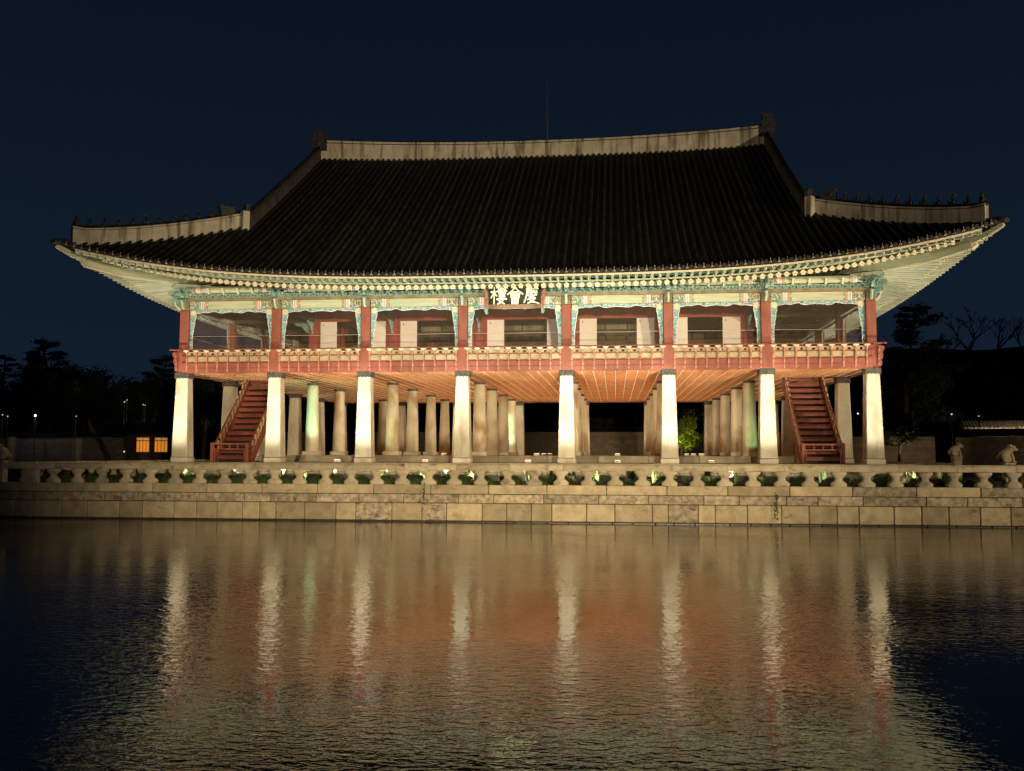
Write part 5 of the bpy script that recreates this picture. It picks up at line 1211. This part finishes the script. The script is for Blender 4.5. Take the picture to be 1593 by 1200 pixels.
lp_ = pine((31.8, 47.5, 1.2), 5.6, 23, 'small low pine catching the light right of the corner pillar', 2.2, 0.12, 0.8, first=0.45, size=0.13)
add_light('pine_beam', 'SPOT', (32.5, 46.6, 2.2), (31.8, 47.5, 6.0), 300, WARM, 100, 0.8, 0.15, lp_)
for i, (x, y, h, lb) in enumerate(((65.2, 122, 14.5, 'bare tree on the ridge line, leftmost of the right-hand group'), (69.4, 121, 13.8, 'bare tree on the ridge line, second of the right-hand group'), (74.0, 123, 14.5, 'bare tree on the ridge at the right photo edge'), (60.8, 124, 10.5, 'small bare tree on the ridge beside the spreading pine'))):
    bare((x, y, 16.5), h * 0.95, 50 + i, lb)
mb = MB(); mb.grid(lambda u, v: (40 + 80 * u, 108 + 34 * v, 1.0 + (18.9 + 0.6 * math.sin(u * 9)) * math.sin(min(1, v * 1.8) * PI / 2)), 30, 10)
tag(link('hill_slope', mb.mesh('hill_slope', M['hill'], 'all')), kind='structure')
bm_t = broad((11.0, 41.0, 1.2), 5.6, 61, 'small maple with vivid yellow-green leaves lit from below behind the open storey', 2.0, 'leafb', 3600, 0.13, 'maple_tree')
add_light('maple_beam', 'SPOT', (10.4, 37.6, 1.9), (10.6, 41, 4.6), 900, (0.95, 1.0, 0.35), 75, 0.9, 0.1, bm_t)
broad((13.5, 44.5, 1.2), 8.5, 62, 'darker tree behind the lit maple', 2.8, 'leaf', 4500, 0.15)
for i, x in enumerate((-36, -24, -11, 3, 19, 27)):
    broad((x, 70 + (i % 2) * 5, 1.2), 12.5 + (i % 3), 70 + i, f'dark tree beyond the wall seen through the pavilion, {ORD[i]} from the left', 5.0, n=3500, size=0.34)

# ------------------------------------------------------------------ small lamps among the trees
b = MB(); b.tube([(0, 0, 0), (0, 0, 1)], 0.05, 6); ME_lp = b.mesh('pole', M['black'])
def path_lamp(x, y, z, r, mt, label):
    t = thing('path_lamp', label, 'lamp', (x, y, 1.2), 0, 'small lamps among the trees'); link('pole', ME_lp, t, scale=(1, 1, z - 1.2 - r * 0.6))
    b = MB(); b.ell((0, 0, z - 1.2), (r * .8, r * .8, r * .8), 0, 8, 6); link('globe', b.mesh('globe', mt, 'all'), t)
for i, (x, z, r, mt, lb) in enumerate(((-63.78, 7.24, 0.15, 'bulb', 'brightest bluish white lamp below the layered pine'), (-58.64, 7.15, 0.11, 'bulbw', 'white lamp midway between the layered pine and the gatehouse'), (-52.64, 8.82, 0.10, 'bulbw', 'upper lamp above the gatehouse, left of a close pair'),
        (-52.33, 9.05, 0.08, 'bulbw', 'topmost lamp above the gatehouse'), (-50.31, 8.5, 0.08, 'bulbw', 'lamp above the gatehouse beside the corner pillar, upper'), (-50.07, 8.43, 0.07, 'bulbw', 'lamp above the gatehouse nearest the corner pillar'), (-67.97, 7.33, 0.09, 'bulbw', 'dim lamp at the left photo edge'),
        (-67.3, 7.15, 0.09, 'bulbw', 'dim lamp second from the left photo edge'), (31.2, 7.24, 0.08, 'bulb', 'tiny white lamp between the last two right-hand pillars'), (40.95, 7.15, 0.12, 'bulbw', 'lamp above the dark gateway on the right'), (43.73, 6.93, 0.08, 'bulbw', 'faint lamp left of the lit hall roof'))):
    path_lamp(x, 59.5, z, r, M[mt], lb)
add_light('path_lamp_glow', 'POINT', (-63.78, 58.4, 7.24), (0, 0, 0), 90, (0.8, 0.85, 1.0), radius=0.15, parent=bpy.data.objects['path_lamp'])
path_lamp(-47.9, 51.0, 2.95, 0.12, M['bulbw'], 'low bluish lamp standing left of the gatehouse')
